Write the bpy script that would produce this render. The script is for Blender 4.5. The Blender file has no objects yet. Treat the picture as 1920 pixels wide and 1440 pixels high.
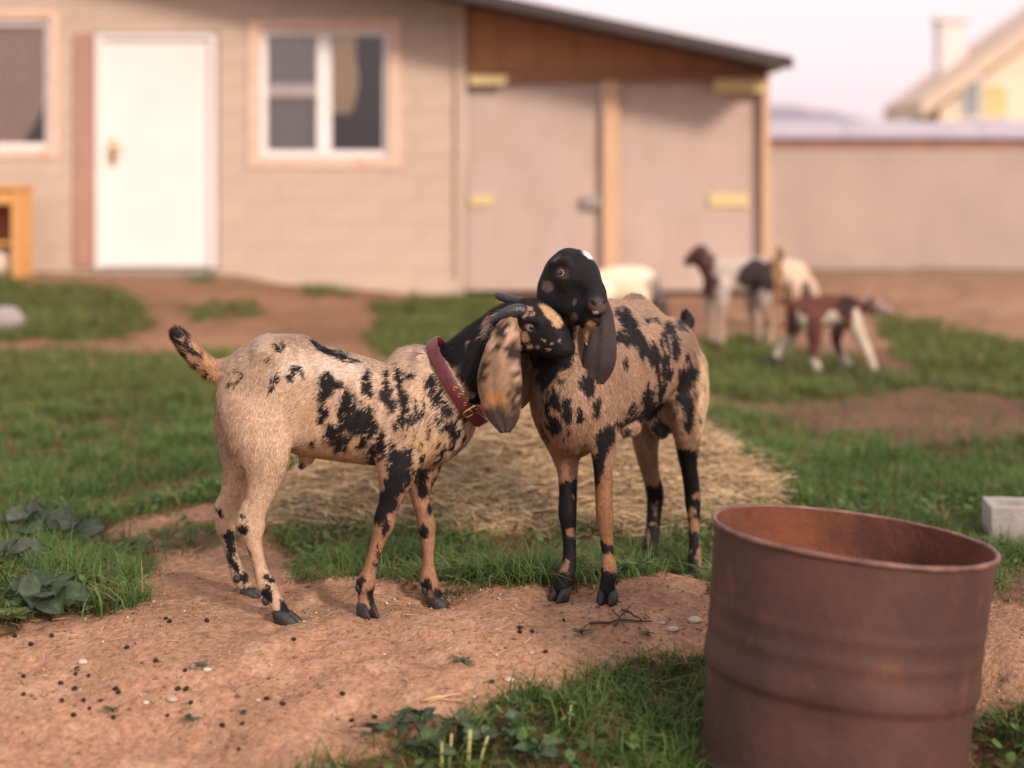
import bpy, math, random
import numpy as np
from mathutils import Vector
from mathutils.bvhtree import BVHTree

# ------------------------------------------------------------------ camera, sky, sun, exposure
SC = bpy.context.scene
COL = SC.collection
FPX, CX, HY, CH = 3000.0, 960.0, 307.0, 1.1      # focal length in photo pixels, principal point, camera height

cam = bpy.data.cameras.new('camera')
cam.sensor_width = 36.0
cam.lens = FPX / 1920 * 36
cam.shift_y = -(720 - HY) / 1920
cam.clip_start, cam.clip_end = 0.05, 2000
cam.dof.use_dof = True
cam.dof.focus_distance = 3.95
cam.dof.aperture_fstop = 1.38
camo = bpy.data.objects.new('camera', cam)
camo.location = (0, 0, CH)
camo.rotation_euler = (math.radians(90), 0, 0)
COL.objects.link(camo)
SC.camera = camo

SUN_EL, SUN_AZ = 27.0, 142.0                      # azimuth clockwise from +Y (away from the camera)
w = bpy.data.worlds.new('World')
SC.world = w
w.use_nodes = True
nt = w.node_tree
bg = nt.nodes['Background']
sky = nt.nodes.new('ShaderNodeTexSky')
sky.sky_type = 'NISHITA'
sky.sun_disc = False
sky.sun_elevation = math.radians(SUN_EL)
sky.sun_rotation = math.radians(SUN_AZ)
sky.dust_density = 4.0
sky.air_density = 1.0
mixn = nt.nodes.new('ShaderNodeMix')
mixn.data_type = 'RGBA'
mixn.inputs[0].default_value = 0.80               # thin bright evening haze over the whole sky
nt.links.new(sky.outputs[0], mixn.inputs[6])
tcw = nt.nodes.new('ShaderNodeTexCoord')
sep = nt.nodes.new('ShaderNodeSeparateXYZ')
nt.links.new(tcw.outputs['Generated'], sep.inputs[0])
hramp = nt.nodes.new('ShaderNodeMapRange')
hramp.inputs[1].default_value = 0.0
hramp.inputs[2].default_value = 0.16
nt.links.new(sep.outputs[2], hramp.inputs[0])
hmix = nt.nodes.new('ShaderNodeMix')
hmix.data_type = 'RGBA'
hmix.inputs[6].default_value = (12.2, 9.2, 9.9, 1)
hmix.inputs[7].default_value = (13.0, 11.2, 11.0, 1)
nt.links.new(hramp.outputs[0], hmix.inputs[0])
nt.links.new(hmix.outputs[2], mixn.inputs[7])
nt.links.new(mixn.outputs[2], bg.inputs[0])
bg.inputs[1].default_value = 0.078

sl = bpy.data.lights.new('sun', 'SUN')
sl.energy = 2.8
sl.angle = math.radians(9)
sl.color = (1.0, 0.80, 0.67)
so = bpy.data.objects.new('sun', sl)
sdir = Vector((math.sin(math.radians(SUN_AZ)) * math.cos(math.radians(SUN_EL)),
               math.cos(math.radians(SUN_AZ)) * math.cos(math.radians(SUN_EL)), math.sin(math.radians(SUN_EL))))
so.rotation_euler = sdir.to_track_quat('Z', 'Y').to_euler()
so.location = (4, -4, 6)
COL.objects.link(so)

SC.view_settings.view_transform = 'Standard'
SC.view_settings.look = 'None'
SC.view_settings.exposure = 0.46
SC.view_settings.gamma = 1.0
SC.view_settings.use_curve_mapping = False
SC.render.engine = 'CYCLES'
SC.cycles.use_denoising = True
SC.cycles.max_bounces = 6
SC.cycles.transparent_max_bounces = 8

# ------------------------------------------------------------------ helpers
RNG = np.random.default_rng(7)
random.seed(7)
V3 = lambda *a: np.array(a, dtype=np.float64)


def P(x, y, Y):
    """photo pixel at depth Y -> world point"""
    return np.array([(x - CX) * Y / FPX, Y, CH - (y - HY) * Y / FPX])


def proj(p):
    return CX + FPX * p[..., 0] / p[..., 1], HY + FPX * (CH - p[..., 2]) / p[..., 1]


def _hash(ix, iy, iz, seed):
    n = (ix * 374761393 + iy * 668265263 + iz * 2147483647 + seed * 974711) & 0xFFFFFFFF
    n = ((n ^ (n >> 13)) * 1274126177) & 0xFFFFFFFF
    n = (n ^ (n >> 16)) & 0xFFFF
    return n / 65535.0


def vnoise(p, scale=1.0, seed=0):
    q = np.asarray(p, dtype=np.float64) * scale + 1000.0
    i = np.floor(q).astype(np.int64)
    f = q - i
    f = f * f * (3 - 2 * f)
    r = 0
    for dx in (0, 1):
        for dy in (0, 1):
            for dz in (0, 1):
                wgt = (f[..., 0] if dx else 1 - f[..., 0]) * (f[..., 1] if dy else 1 - f[..., 1]) * (f[..., 2] if dz else 1 - f[..., 2])
                r = r + wgt * _hash(i[..., 0] + dx, i[..., 1] + dy, i[..., 2] + dz, seed)
    return r


def fbm(p, scale=1.0, octs=3, seed=0):
    r, a, t = 0, 0.5, 0
    for o in range(octs):
        r = r + a * vnoise(p, scale * 2 ** o, seed + o * 17)
        t += a
        a *= 0.5
    return r / t


def fbm2(x, y, scale=1.0, octs=3, seed=0):
    return fbm(np.stack([x, y, np.zeros_like(x) + 0.37], -1), scale, octs, seed)


def sstep(a, b, x):
    t = np.clip((x - a) / (b - a), 0, 1)
    return t * t * (3 - 2 * t)


def inpoly(poly, x, y):
    poly = np.asarray(poly, float)
    c = np.zeros(x.shape, bool)
    j = len(poly) - 1
    for i in range(len(poly)):
        xi, yi = poly[i]
        xj, yj = poly[j]
        cond = ((yi > y) != (yj > y)) & (x < (xj - xi) * (y - yi) / (yj - yi + 1e-12) + xi)
        c ^= cond
        j = i
    return c


# ------------------------------------------------------------------ object bookkeeping
ORG = {}


def mesh_fast(name, verts, faces, nper):
    """verts (n,3), faces (m,nper) arrays -> mesh"""
    me = bpy.data.meshes.new(name)
    verts = np.ascontiguousarray(verts, dtype=np.float32)
    faces = np.ascontiguousarray(faces, dtype=np.int32)
    me.vertices.add(len(verts))
    me.vertices.foreach_set('co', verts.ravel())
    me.loops.add(faces.size)
    me.loops.foreach_set('vertex_index', faces.ravel())
    me.polygons.add(len(faces))
    me.polygons.foreach_set('loop_start', np.arange(0, faces.size, nper, dtype=np.int32))
    me.update(calc_edges=True)
    return me


def set_col(me, cols, name='col'):
    a = me.color_attributes.new(name, 'FLOAT_COLOR', 'POINT')
    c = np.ones((len(cols), 4), np.float32)
    c[:, :3] = cols
    a.data.foreach_set('color', c.ravel())


def smooth(me):
    me.polygons.foreach_set('use_smooth', np.ones(len(me.polygons), bool))


def tag(o, label, cat=None, group=None):
    o['label'] = label
    if cat:
        o['category'] = cat
    if group:
        o['group'] = group
    return o


def empty(name, loc, label=None, cat=None, group=None, parent=None):
    o = bpy.data.objects.new(name, None)
    o.empty_display_size = 0.05
    loc = np.asarray(loc, float)
    base = ORG[parent.name] if parent else np.zeros(3)
    o.location = loc - base
    if parent:
        o.parent = parent
    COL.objects.link(o)
    ORG[o.name] = loc
    if label:
        tag(o, label, cat, group)
    return o


def link(name, me, mat, parent=None, origin=None):
    """mesh in world coordinates -> object; parented children keep the parent's origin"""
    o = bpy.data.objects.new(name, me)
    if parent is not None:
        org = ORG[parent.name]
        o.parent = parent
    else:
        org = np.zeros(3) if origin is None else np.asarray(origin, float)
        o.location = org
    n = len(me.vertices)
    co = np.empty(n * 3, np.float32)
    me.vertices.foreach_get('co', co)
    co = co.reshape(-1, 3) - org.astype(np.float32)
    me.vertices.foreach_set('co', co.ravel())
    me.update()
    if mat is not None and len(me.materials) == 0:
        me.materials.append(mat)
    COL.objects.link(o)
    ORG[o.name] = org
    return o


def pymesh(name, verts, faces, sm=False):
    me = bpy.data.meshes.new(name)
    me.from_pydata([tuple(map(float, v)) for v in verts], [], [tuple(f) for f in faces])
    me.update()
    if sm:
        smooth(me)
    return me


def box_vf(c, s, rz=0.0, bev=0.0):
    """box with chamfered vertical & horizontal edges (24-vert rounded box if bev)"""
    c = np.asarray(c, float)
    h = np.asarray(s, float) / 2
    vs, fs = [], []
    if bev <= 0:
        for z in (-1, 1):
            for x, y in ((-1, -1), (1, -1), (1, 1), (-1, 1)):
                vs.append((x * h[0], y * h[1], z * h[2]))
        fs = [(3, 2, 1, 0), (4, 5, 6, 7), (0, 1, 5, 4), (1, 2, 6, 5), (2, 3, 7, 6), (3, 0, 4, 7)]
    else:
        b = min(bev, *(h * 0.45))
        rings = []
        for z, ins in ((-h[2], b), (-h[2] + b, 0), (h[2] - b, 0), (h[2], b)):
            ring = []
            for sx, sy in ((-1, -1), (1, -1), (1, 1), (-1, 1)):
                x, y = sx * (h[0] - ins), sy * (h[1] - ins)
                cut = b * 0.5
                pts = [(x, y - sy * cut), (x - sx * cut, y)]
                if (sx * sy) > 0:
                    pts = pts[::-1] if False else pts
                ring.append((x, y))
            rings.append([(p[0], p[1], z) for p in ring])
        for r in rings:
            vs += r
        for k in range(3):
            for i in range(4):
                j = (i + 1) % 4
                fs.append((k * 4 + i, k * 4 + j, (k + 1) * 4 + j, (k + 1) * 4 + i))
        fs.append((3, 2, 1, 0))
        fs.append((12, 13, 14, 15))
    vs = np.array(vs)
    ca, sa = math.cos(rz), math.sin(rz)
    vs = np.stack([vs[:, 0] * ca - vs[:, 1] * sa, vs[:, 0] * sa + vs[:, 1] * ca, vs[:, 2]], -1) + c
    return vs, fs


def join_vf(lst):
    vs, fs, n = [], [], 0
    for v, f in lst:
        vs.append(np.asarray(v, float))
        fs += [tuple(i + n for i in q) for q in f]
        n += len(v)
    return np.concatenate(vs), fs


def box(name, c, s, mat, parent=None, rz=0.0, bev=0.004, origin=None):
    v, f = box_vf(c, s, rz, bev)
    return link(name, pymesh(name, v, f), mat, parent, origin)


def tube_vf(pts, rad, n=8, cap=True, flat=1.0, up=(0, 0, 1)):
    pts = np.asarray(pts, float)
    rad = np.broadcast_to(np.asarray(rad, float), (len(pts),))
    vs, fs = [], []
    for i, p in enumerate(pts):
        a = pts[min(i + 1, len(pts) - 1)] - pts[max(i - 1, 0)]
        a = a / (np.linalg.norm(a) + 1e-9)
        u = np.cross(a, up)
        if np.linalg.norm(u) < 1e-3:
            u = np.cross(a, (0, 1, 0))
        u /= np.linalg.norm(u)
        v = np.cross(u, a)
        for k in range(n):
            t = 2 * math.pi * k / n
            vs.append(p + rad[i] * (math.cos(t) * u * flat + math.sin(t) * v))
    m = len(pts)
    for i in range(m - 1):
        for k in range(n):
            j = (k + 1) % n
            fs.append((i * n + k, i * n + j, (i + 1) * n + j, (i + 1) * n + k))
    if cap:
        fs.append(tuple(range(n))[::-1])
        fs.append(tuple((m - 1) * n + k for k in range(n)))
    return np.array(vs), fs


def lathe_vf(prof, n=48):
    vs, fs = [], []
    for r, z in prof:
        for k in range(n):
            t = 2 * math.pi * k / n
            vs.append((r * math.cos(t), r * math.sin(t), z))
    for i in range(len(prof) - 1):
        for k in range(n):
            j = (k + 1) % n
            fs.append((i * n + k, i * n + j, (i + 1) * n + j, (i + 1) * n + k))
    return np.array(vs), fs


# ------------------------------------------------------------------ materials
def _principled(name):
    m = bpy.data.materials.new(name)
    m.use_nodes = True
    return m, m.node_tree, m.node_tree.nodes['Principled BSDF']


def pmat(name, c1, c2=None, scale=8.0, rough=0.8, bump=0.0, bscale=60.0, detail=5.0, lo=0.35, hi=0.65, stretch=(1, 1, 1),
         metal=0.0, spec=0.3, rnd=0.0, c3=None, s3=30.0, f3=0.5):
    m, t, b = _principled(name)
    N, L = t.nodes, t.links
    c2 = c2 or tuple(x * 0.75 for x in c1)
    tc = N.new('ShaderNodeTexCoord')
    mp = N.new('ShaderNodeMapping')
    mp.inputs['Scale'].default_value = stretch
    L.new(tc.outputs['Object'], mp.inputs[0])
    nz = N.new('ShaderNodeTexNoise')
    nz.inputs['Scale'].default_value = scale
    nz.inputs['Detail'].default_value = detail
    nz.inputs['Roughness'].default_value = 0.6
    L.new(mp.outputs[0], nz.inputs['Vector'])
    cr = N.new('ShaderNodeValToRGB')
    cr.color_ramp.elements[0].position = lo
    cr.color_ramp.elements[1].position = hi
    cr.color_ramp.elements[0].color = (*c2, 1)
    cr.color_ramp.elements[1].color = (*c1, 1)
    L.new(nz.outputs[0], cr.inputs[0])
    out = cr.outputs[0]
    if c3:
        n3 = N.new('ShaderNodeTexNoise')
        n3.inputs['Scale'].default_value = s3
        n3.inputs['Detail'].default_value = 6
        L.new(mp.outputs[0], n3.inputs['Vector'])
        r3 = N.new('ShaderNodeMapRange')
        r3.inputs[1].default_value = f3
        r3.inputs[2].default_value = f3 + 0.12
        L.new(n3.outputs[0], r3.inputs[0])
        mx = N.new('ShaderNodeMix')
        mx.data_type = 'RGBA'
        L.new(r3.outputs[0], mx.inputs[0])
        L.new(out, mx.inputs[6])
        mx.inputs[7].default_value = (*c3, 1)
        out = mx.outputs[2]
    if rnd:
        oi = N.new('ShaderNodeObjectInfo')
        mr = N.new('ShaderNodeMapRange')
        mr.inputs[3].default_value = 1 - rnd
        mr.inputs[4].default_value = 1 + rnd
        L.new(oi.outputs['Random'], mr.inputs[0])
        hs = N.new('ShaderNodeHueSaturation')
        L.new(mr.outputs[0], hs.inputs['Value'])
        L.new(out, hs.inputs['Color'])
        out = hs.outputs[0]
    L.new(out, b.inputs['Base Color'])
    b.inputs['Roughness'].default_value = rough
    b.inputs['Metallic'].default_value = metal
    b.inputs['Specular IOR Level'].default_value = spec
    if bump:
        nb = N.new('ShaderNodeTexNoise')
        nb.inputs['Scale'].default_value = bscale
        nb.inputs['Detail'].default_value = 6
        L.new(mp.outputs[0], nb.inputs['Vector'])
        bp = N.new('ShaderNodeBump')
        bp.inputs['Strength'].default_value = bump
        bp.inputs['Distance'].default_value = 0.01
        L.new(nb.outputs[0], bp.inputs['Height'])
        L.new(bp.outputs[0], b.inputs['Normal'])
    return m


def amat(name, rough=0.75, spec=0.25, trans=0.0, var=0.12, vscale=40.0, bump=0.0, bscale=200.0, sheen=0.0):
    """colour comes from the mesh attribute 'col'"""
    m, t, b = _principled(name)
    N, L = t.nodes, t.links
    at = N.new('ShaderNodeAttribute')
    at.attribute_name = 'col'
    nz = N.new('ShaderNodeTexNoise')
    nz.inputs['Scale'].default_value = vscale
    nz.inputs['Detail'].default_value = 4
    tc = N.new('ShaderNodeTexCoord')
    L.new(tc.outputs['Object'], nz.inputs['Vector'])
    mr = N.new('ShaderNodeMapRange')
    mr.inputs[1].default_value = 0.3
    mr.inputs[2].default_value = 0.7
    mr.inputs[3].default_value = 1 - var
    mr.inputs[4].default_value = 1 + var
    L.new(nz.outputs[0], mr.inputs[0])
    hs = N.new('ShaderNodeHueSaturation')
    L.new(mr.outputs[0], hs.inputs['Value'])
    L.new(at.outputs['Color'], hs.inputs['Color'])
    L.new(hs.outputs[0], b.inputs['Base Color'])
    b.inputs['Roughness'].default_value = rough
    b.inputs['Specular IOR Level'].default_value = spec
    if sheen:
        b.inputs['Sheen Weight'].default_value = sheen
        b.inputs['Sheen Roughness'].default_value = 0.5
    if bump:
        nb = N.new('ShaderNodeTexNoise')
        nb.inputs['Scale'].default_value = bscale
        nb.inputs['Detail'].default_value = 5
        L.new(tc.outputs['Object'], nb.inputs['Vector'])
        bp = N.new('ShaderNodeBump')
        bp.inputs['Strength'].default_value = bump
        bp.inputs['Distance'].default_value = 0.01
        L.new(nb.outputs[0], bp.inputs['Height'])
        L.new(bp.outputs[0], b.inputs['Normal'])
    if trans:
        tr = N.new('ShaderNodeBsdfTranslucent')
        L.new(hs.outputs[0], tr.inputs['Color'])
        mx = N.new('ShaderNodeMixShader')
        mx.inputs[0].default_value = trans
        L.new(b.outputs[0], mx.inputs[1])
        L.new(tr.outputs[0], mx.inputs[2])
        L.new(mx.outputs[0], N['Material Output'].inputs['Surface'])
    return m


M = {}
M['ground'] = amat('soil', rough=0.95, spec=0.1, var=0.28, vscale=60, bump=0.85, bscale=100)
M['grass'] = amat('grass_blades', rough=0.55, spec=0.25, trans=0.35, var=0.10, vscale=12)
M['leaf'] = amat('weed_leaf', rough=0.55, spec=0.3, trans=0.2, var=0.18, vscale=60, bump=0.25, bscale=90)
M['straw'] = amat('dry_straw', rough=0.6, spec=0.3, trans=0.15, var=0.08, vscale=25)
M['skin'] = amat('goat_coat', rough=0.7, spec=0.15, var=0.10, vscale=90, bump=0.25, bscale=260)
M['hair'] = amat('goat_hair', rough=0.60, spec=0.20, trans=0.0, var=0.05, vscale=60)
M['farcoat'] = amat('far_goat_coat', rough=0.8, spec=0.15, var=0.08, vscale=30)
M['horn'] = pmat('horn', (0.034, 0.034, 0.040), (0.016, 0.016, 0.020), 40, rough=0.38, bump=0.3, bscale=120, stretch=(1, 1, 1), spec=0.5)
M['hoof'] = pmat('hoof_horn', (0.035, 0.032, 0.032), (0.018, 0.016, 0.016), 60, rough=0.5, bump=0.3, bscale=150)
M['eye'] = pmat('eye_amber', (0.50, 0.42, 0.34), (0.36, 0.29, 0.22), 300, rough=0.12, spec=0.6)
M['pupil'] = pmat('eye_pupil', (0.006, 0.006, 0.007), (0.004, 0.004, 0.004), 10, rough=0.08, spec=0.7)
M['collar'] = pmat('collar_leather', (0.12, 0.020, 0.026), (0.07, 0.012, 0.016), 60, rough=0.45, bump=0.2, bscale=300, spec=0.45)
M['brass'] = pmat('brass', (0.75, 0.55, 0.28), (0.5, 0.34, 0.15), 80, rough=0.3, metal=1.0)
M['rust'] = pmat('rusty_steel', (0.086, 0.041, 0.031), (0.050, 0.026, 0.021), 5, rough=0.62, bump=0.22, bscale=45, spec=0.35,
                 c3=(0.112, 0.050, 0.032), s3=13, f3=0.60, stretch=(1, 1, 0.7))
M['rust_in'] = pmat('rusty_inside', (0.165, 0.054, 0.026), (0.075, 0.029, 0.020), 6, rough=0.85, bump=0.35, bscale=50,
                    c3=(0.10, 0.038, 0.026), s3=9, f3=0.55)
M['rust_rim'] = pmat('rusty_rim', (0.20, 0.10, 0.075), (0.10, 0.05, 0.04), 20, rough=0.55, bump=0.3, bscale=70, spec=0.4)
M['block'] = pmat('aerated_block', (0.53, 0.42, 0.345), (0.48, 0.38, 0.31), 5, rough=0.95, bump=0.3, bscale=60, rnd=0.03)
M['mortar'] = pmat('mortar', (0.505, 0.40, 0.325), (0.47, 0.37, 0.30), 12, rough=0.95, bump=0.3)
M['doorwhite'] = pmat('white_door_paint', (0.80, 0.755, 0.73), (0.76, 0.715, 0.69), 3, rough=0.45)
M['upvc'] = pmat('window_plastic', (0.80, 0.77, 0.77), (0.74, 0.71, 0.71), 5, rough=0.35)
M['foam'] = pmat('window_reveal_foam', (0.70, 0.53, 0.44), (0.66, 0.46, 0.36), 9, rough=0.9, bump=0.4, bscale=40, c3=(0.66, 0.36, 0.26), s3=5, f3=0.62)
M['pinkboard'] = pmat('pink_board', (0.43, 0.26, 0.20), (0.36, 0.21, 0.17), 6, rough=0.85, stretch=(4, 4, 0.5))
M['plywood'] = pmat('weathered_gate_board', (0.50, 0.39, 0.335), (0.43, 0.34, 0.30), 3, rough=0.85, stretch=(1, 1, 0.6), c3=(0.46, 0.375, 0.345), s3=4, f3=0.52)
M['gable'] = pmat('orange_gable_board', (0.46, 0.225, 0.125), (0.39, 0.19, 0.10), 4, rough=0.85, stretch=(0.6, 1, 3))
M['post'] = pmat('pale_post', (0.62, 0.42, 0.27), (0.54, 0.35, 0.22), 6, rough=0.8, stretch=(5, 5, 0.6))
M['beam'] = pmat('brown_beam', (0.34, 0.17, 0.10), (0.27, 0.13, 0.075), 6, rough=0.8, stretch=(0.6, 5, 5))
M['yellow'] = pmat('yellow_paint', (0.66, 0.55, 0.28), (0.60, 0.49, 0.25), 12, rough=0.5)
M['roof'] = pmat('dark_roof_sheet', (0.062, 0.045, 0.047), (0.045, 0.034, 0.036), 6, rough=0.5)
M['pane'] = None
M['dark'] = pmat('dark_room', (0.035, 0.03, 0.03), (0.025, 0.022, 0.022), 3, rough=0.9)
M['curtain'] = pmat('tan_curtain', (0.82, 0.62, 0.38), (0.76, 0.54, 0.30), 8, rough=0.9)
M['curtain_pale'] = pmat('pale_brown_curtain', (0.66, 0.47, 0.35), (0.60, 0.42, 0.31), 5, rough=0.9)
M['screen'] = pmat('insect_screen', (0.36, 0.32, 0.33), (0.32, 0.285, 0.295), 6, rough=0.8)
M['wood'] = pmat('honey_wood', (0.70, 0.38, 0.14), (0.58, 0.29, 0.10), 6, rough=0.6, stretch=(3, 3, 0.6))
M['cloth'] = pmat('pale_sack', (0.66, 0.56, 0.46), (0.58, 0.48, 0.38), 12, rough=0.95, bump=0.4)
M['plaster'] = pmat('fence_plaster', (0.43, 0.345, 0.305), (0.37, 0.30, 0.27), 1.2, rough=0.92, bump=0.2, bscale=30, c3=(0.50, 0.39, 0.32), s3=0.8, f3=0.58)
M['copingband'] = pmat('fence_brick_band', (0.46, 0.26, 0.17), (0.38, 0.21, 0.15), 3, rough=0.9)
M['coping'] = pmat('bluish_coping_sheet', (0.40, 0.37, 0.43), (0.35, 0.325, 0.39), 2, rough=0.45, spec=0.5)
M['cream'] = pmat('cream_render', (0.82, 0.68, 0.54), (0.78, 0.63, 0.48), 1, rough=0.9)
M['tanroof'] = pmat('tan_roof', (0.66, 0.53, 0.42), (0.60, 0.47, 0.37), 3, rough=0.8)
M['greychim'] = pmat('pale_chimney', (0.74, 0.67, 0.66), (0.68, 0.62, 0.61), 3, rough=0.9)
M['hill'] = pmat('far_hill', (0.30, 0.27, 0.33), (0.26, 0.24, 0.30), 0.05, rough=1.0)
M['glassgrey'] = pmat('far_window_glass', (0.30, 0.32, 0.34), (0.24, 0.26, 0.28), 1, rough=0.2, spec=0.6)
M['glassyellow'] = pmat('far_window_yellow', (0.62, 0.55, 0.25), (0.55, 0.48, 0.22), 1, rough=0.4)
M['dropping'] = pmat('dropping', (0.022, 0.013, 0.010), (0.012, 0.008, 0.007), 200, rough=0.55, bump=0.4, bscale=400, rnd=0.4)
M['concrete'] = pmat('grey_concrete', (0.36, 0.335, 0.31), (0.29, 0.27, 0.25), 18, rough=0.9, bump=0.4, bscale=120)
M['brickred'] = pmat('red_shard', (0.42, 0.20, 0.13), (0.35, 0.16, 0.10), 40, rough=0.9, bump=0.4, bscale=200)
M['pebble'] = pmat('pale_pebble', (0.55, 0.45, 0.38), (0.42, 0.33, 0.27), 60, rough=0.85, bump=0.3, bscale=200, rnd=0.25)
M['rock'] = pmat('grey_rock', (0.36, 0.32, 0.31), (0.27, 0.24, 0.235), 14, rough=0.9, bump=0.5, bscale=60)
M['twig'] = pmat('dark_twig', (0.085, 0.055, 0.042), (0.05, 0.034, 0.027), 60, rough=0.85, bump=0.5, bscale=200)
M['stalk'] = pmat('pale_green_stalk', (0.40, 0.36, 0.16), (0.27, 0.27, 0.10), 30, rough=0.6)
M['weedstem'] = pmat('weed_stem', (0.10, 0.13, 0.045), (0.075, 0.10, 0.035), 30, rough=0.6)


def glass_pane():
    m, t, b = _principled('window_glass')
    N, L = t.nodes, t.links
    tr = N.new('ShaderNodeBsdfTransparent')
    gl = N.new('ShaderNodeBsdfGlossy')
    gl.inputs['Roughness'].default_value = 0.03
    fr = N.new('ShaderNodeFresnel')
    fr.inputs[0].default_value = 1.5
    ad = N.new('ShaderNodeMath')
    ad.operation = 'ADD'
    ad.inputs[1].default_value = 0.015
    L.new(fr.outputs[0], ad.inputs[0])
    mx = N.new('ShaderNodeMixShader')
    L.new(ad.outputs[0], mx.inputs[0])
    L.new(tr.outputs[0], mx.inputs[1])
    L.new(gl.outputs[0], mx.inputs[2])
    L.new(mx.outputs[0], N['Material Output'].inputs['Surface'])
    return m


M['pane'] = glass_pane()

# ------------------------------------------------------------------ the ground
HOOVES = []     # world points the hooves stand on: the soil is pressed to meet them


def hoof_pt(x, y, Y):
    p = P(x, y, Y)
    HOOVES.append(p)
    return p


G1_HOOF = dict(nh=(537, 1168, 3.88), fh=(468, 1117, 4.08), nf=(688, 1154, 3.88), ff=(820, 1142, 4.03))
G2_HOOF = dict(fl=(1048, 1124, 4.01), fr=(1139, 1128, 3.94), hl=(1206, 1074, 4.60), hr=(1302, 1087, 4.53))
for d in (G1_HOOF, G2_HOOF):
    for v in d.values():
        hoof_pt(*v)

STRAW = [(500, 1000), (520, 930), (560, 880), (700, 835), (880, 780), (1000, 755), (1200, 785), (1340, 830), (1410, 880), (1465, 930),
         (1420, 965), (1340, 985), (1200, 1005), (1000, 1000), (800, 1000), (620, 1000)]


def ground_base(X, Y):
    Yc = np.maximum(Y, 0.5)
    u = X / Yc * FPX + CX
    # bank: soil falls away behind the goats
    jit = (fbm2(X, Y, 3.0, 3, 5) - 0.5) * 0.20
    amp = sstep(430, 560, u) * 0.085 + sstep(1250, 1500, u) * 0.0
    amp = amp + (1 - sstep(430, 560, u)) * 0.035
    edge = 4.27 - 0.10 * sstep(1150, 1330, u) + jit * 0.5
    h = -amp * sstep(edge - 0.03, edge + 0.20, Y)
    h = h + 0.026 * np.exp(-((Y - 4.15) / 0.16) ** 2) * sstep(480, 640, u)
    # lumps
    h = h + (fbm2(X, Y, 4.2, 3, 13) - 0.5) * 0.030
    h = h + (fbm2(X, Y, 1.6, 3, 11) - 0.5) * 0.065 * sstep(1.0, 2.2, Yc)
    h = h + (fbm2(X, Y, 7.0, 3, 23) - 0.5) * 0.026
    h = h - 0.010 * sstep(.62, .70, fbm2(X, Y, 11.0, 2, 29))
    h = h + (fbm2(X, Y, 30.0, 2, 31) - 0.5) * 0.007
    # the bank slopes down toward the viewer
    tt = np.clip(3.86 - Y, 0, 1.25)
    h = h - 0.27 * (np.sqrt(tt * tt + 0.01) - 0.1)
    # hollow around the drum
    h = h - 0.13 * np.exp(-((X - 0.72) ** 2 + (Y - 3.36) ** 2) / 0.36 ** 2)
    # heap under the straw
    h = h + 0.25 * np.exp(-((X - 0.06) / 0.88) ** 4 - ((Y - 5.62) / 0.56) ** 2) * (0.85 + 0.3 * fbm2(X, Y, 2.5, 2, 37))
    # rise toward the house on the left
    h = h + 0.17 * sstep(10.5, 13.5, Y) * sstep(0.2, -3.2, X)
    return h


def ground(X, Y):
    X = np.asarray(X, float)
    Y = np.asarray(Y, float)
    h = ground_base(X, Y)
    if HW is not None:
        for p, dz in zip(HOOVES, HW):
            h = h + dz * np.exp(-((X - p[0]) ** 2 + (Y - p[1]) ** 2) / (2 * 0.055 ** 2))
    return h


HW = None
_hp = np.array(HOOVES)
_res = _hp[:, 2] - ground_base(_hp[:, 0], _hp[:, 1])
_d2 = (_hp[:, None, 0] - _hp[None, :, 0]) ** 2 + (_hp[:, None, 1] - _hp[None, :, 1]) ** 2
HW = np.linalg.solve(np.exp(-_d2 / (2 * 0.055 ** 2)), _res)


def gz(x, y):
    return float(ground(np.array([x]), np.array([y]))[0])


def on_ground(px, py, it=12):
    """point of the soil seen at a photo pixel"""
    Y = FPX * CH / (py - HY)
    for _ in range(it):
        z = gz((px - CX) * Y / FPX, Y)
        Y = 0.5 * Y + 0.5 * FPX * (CH - z) / (py - HY)
    X = (px - CX) * Y / FPX
    return np.array([X, Y, gz(X, Y)])


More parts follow.
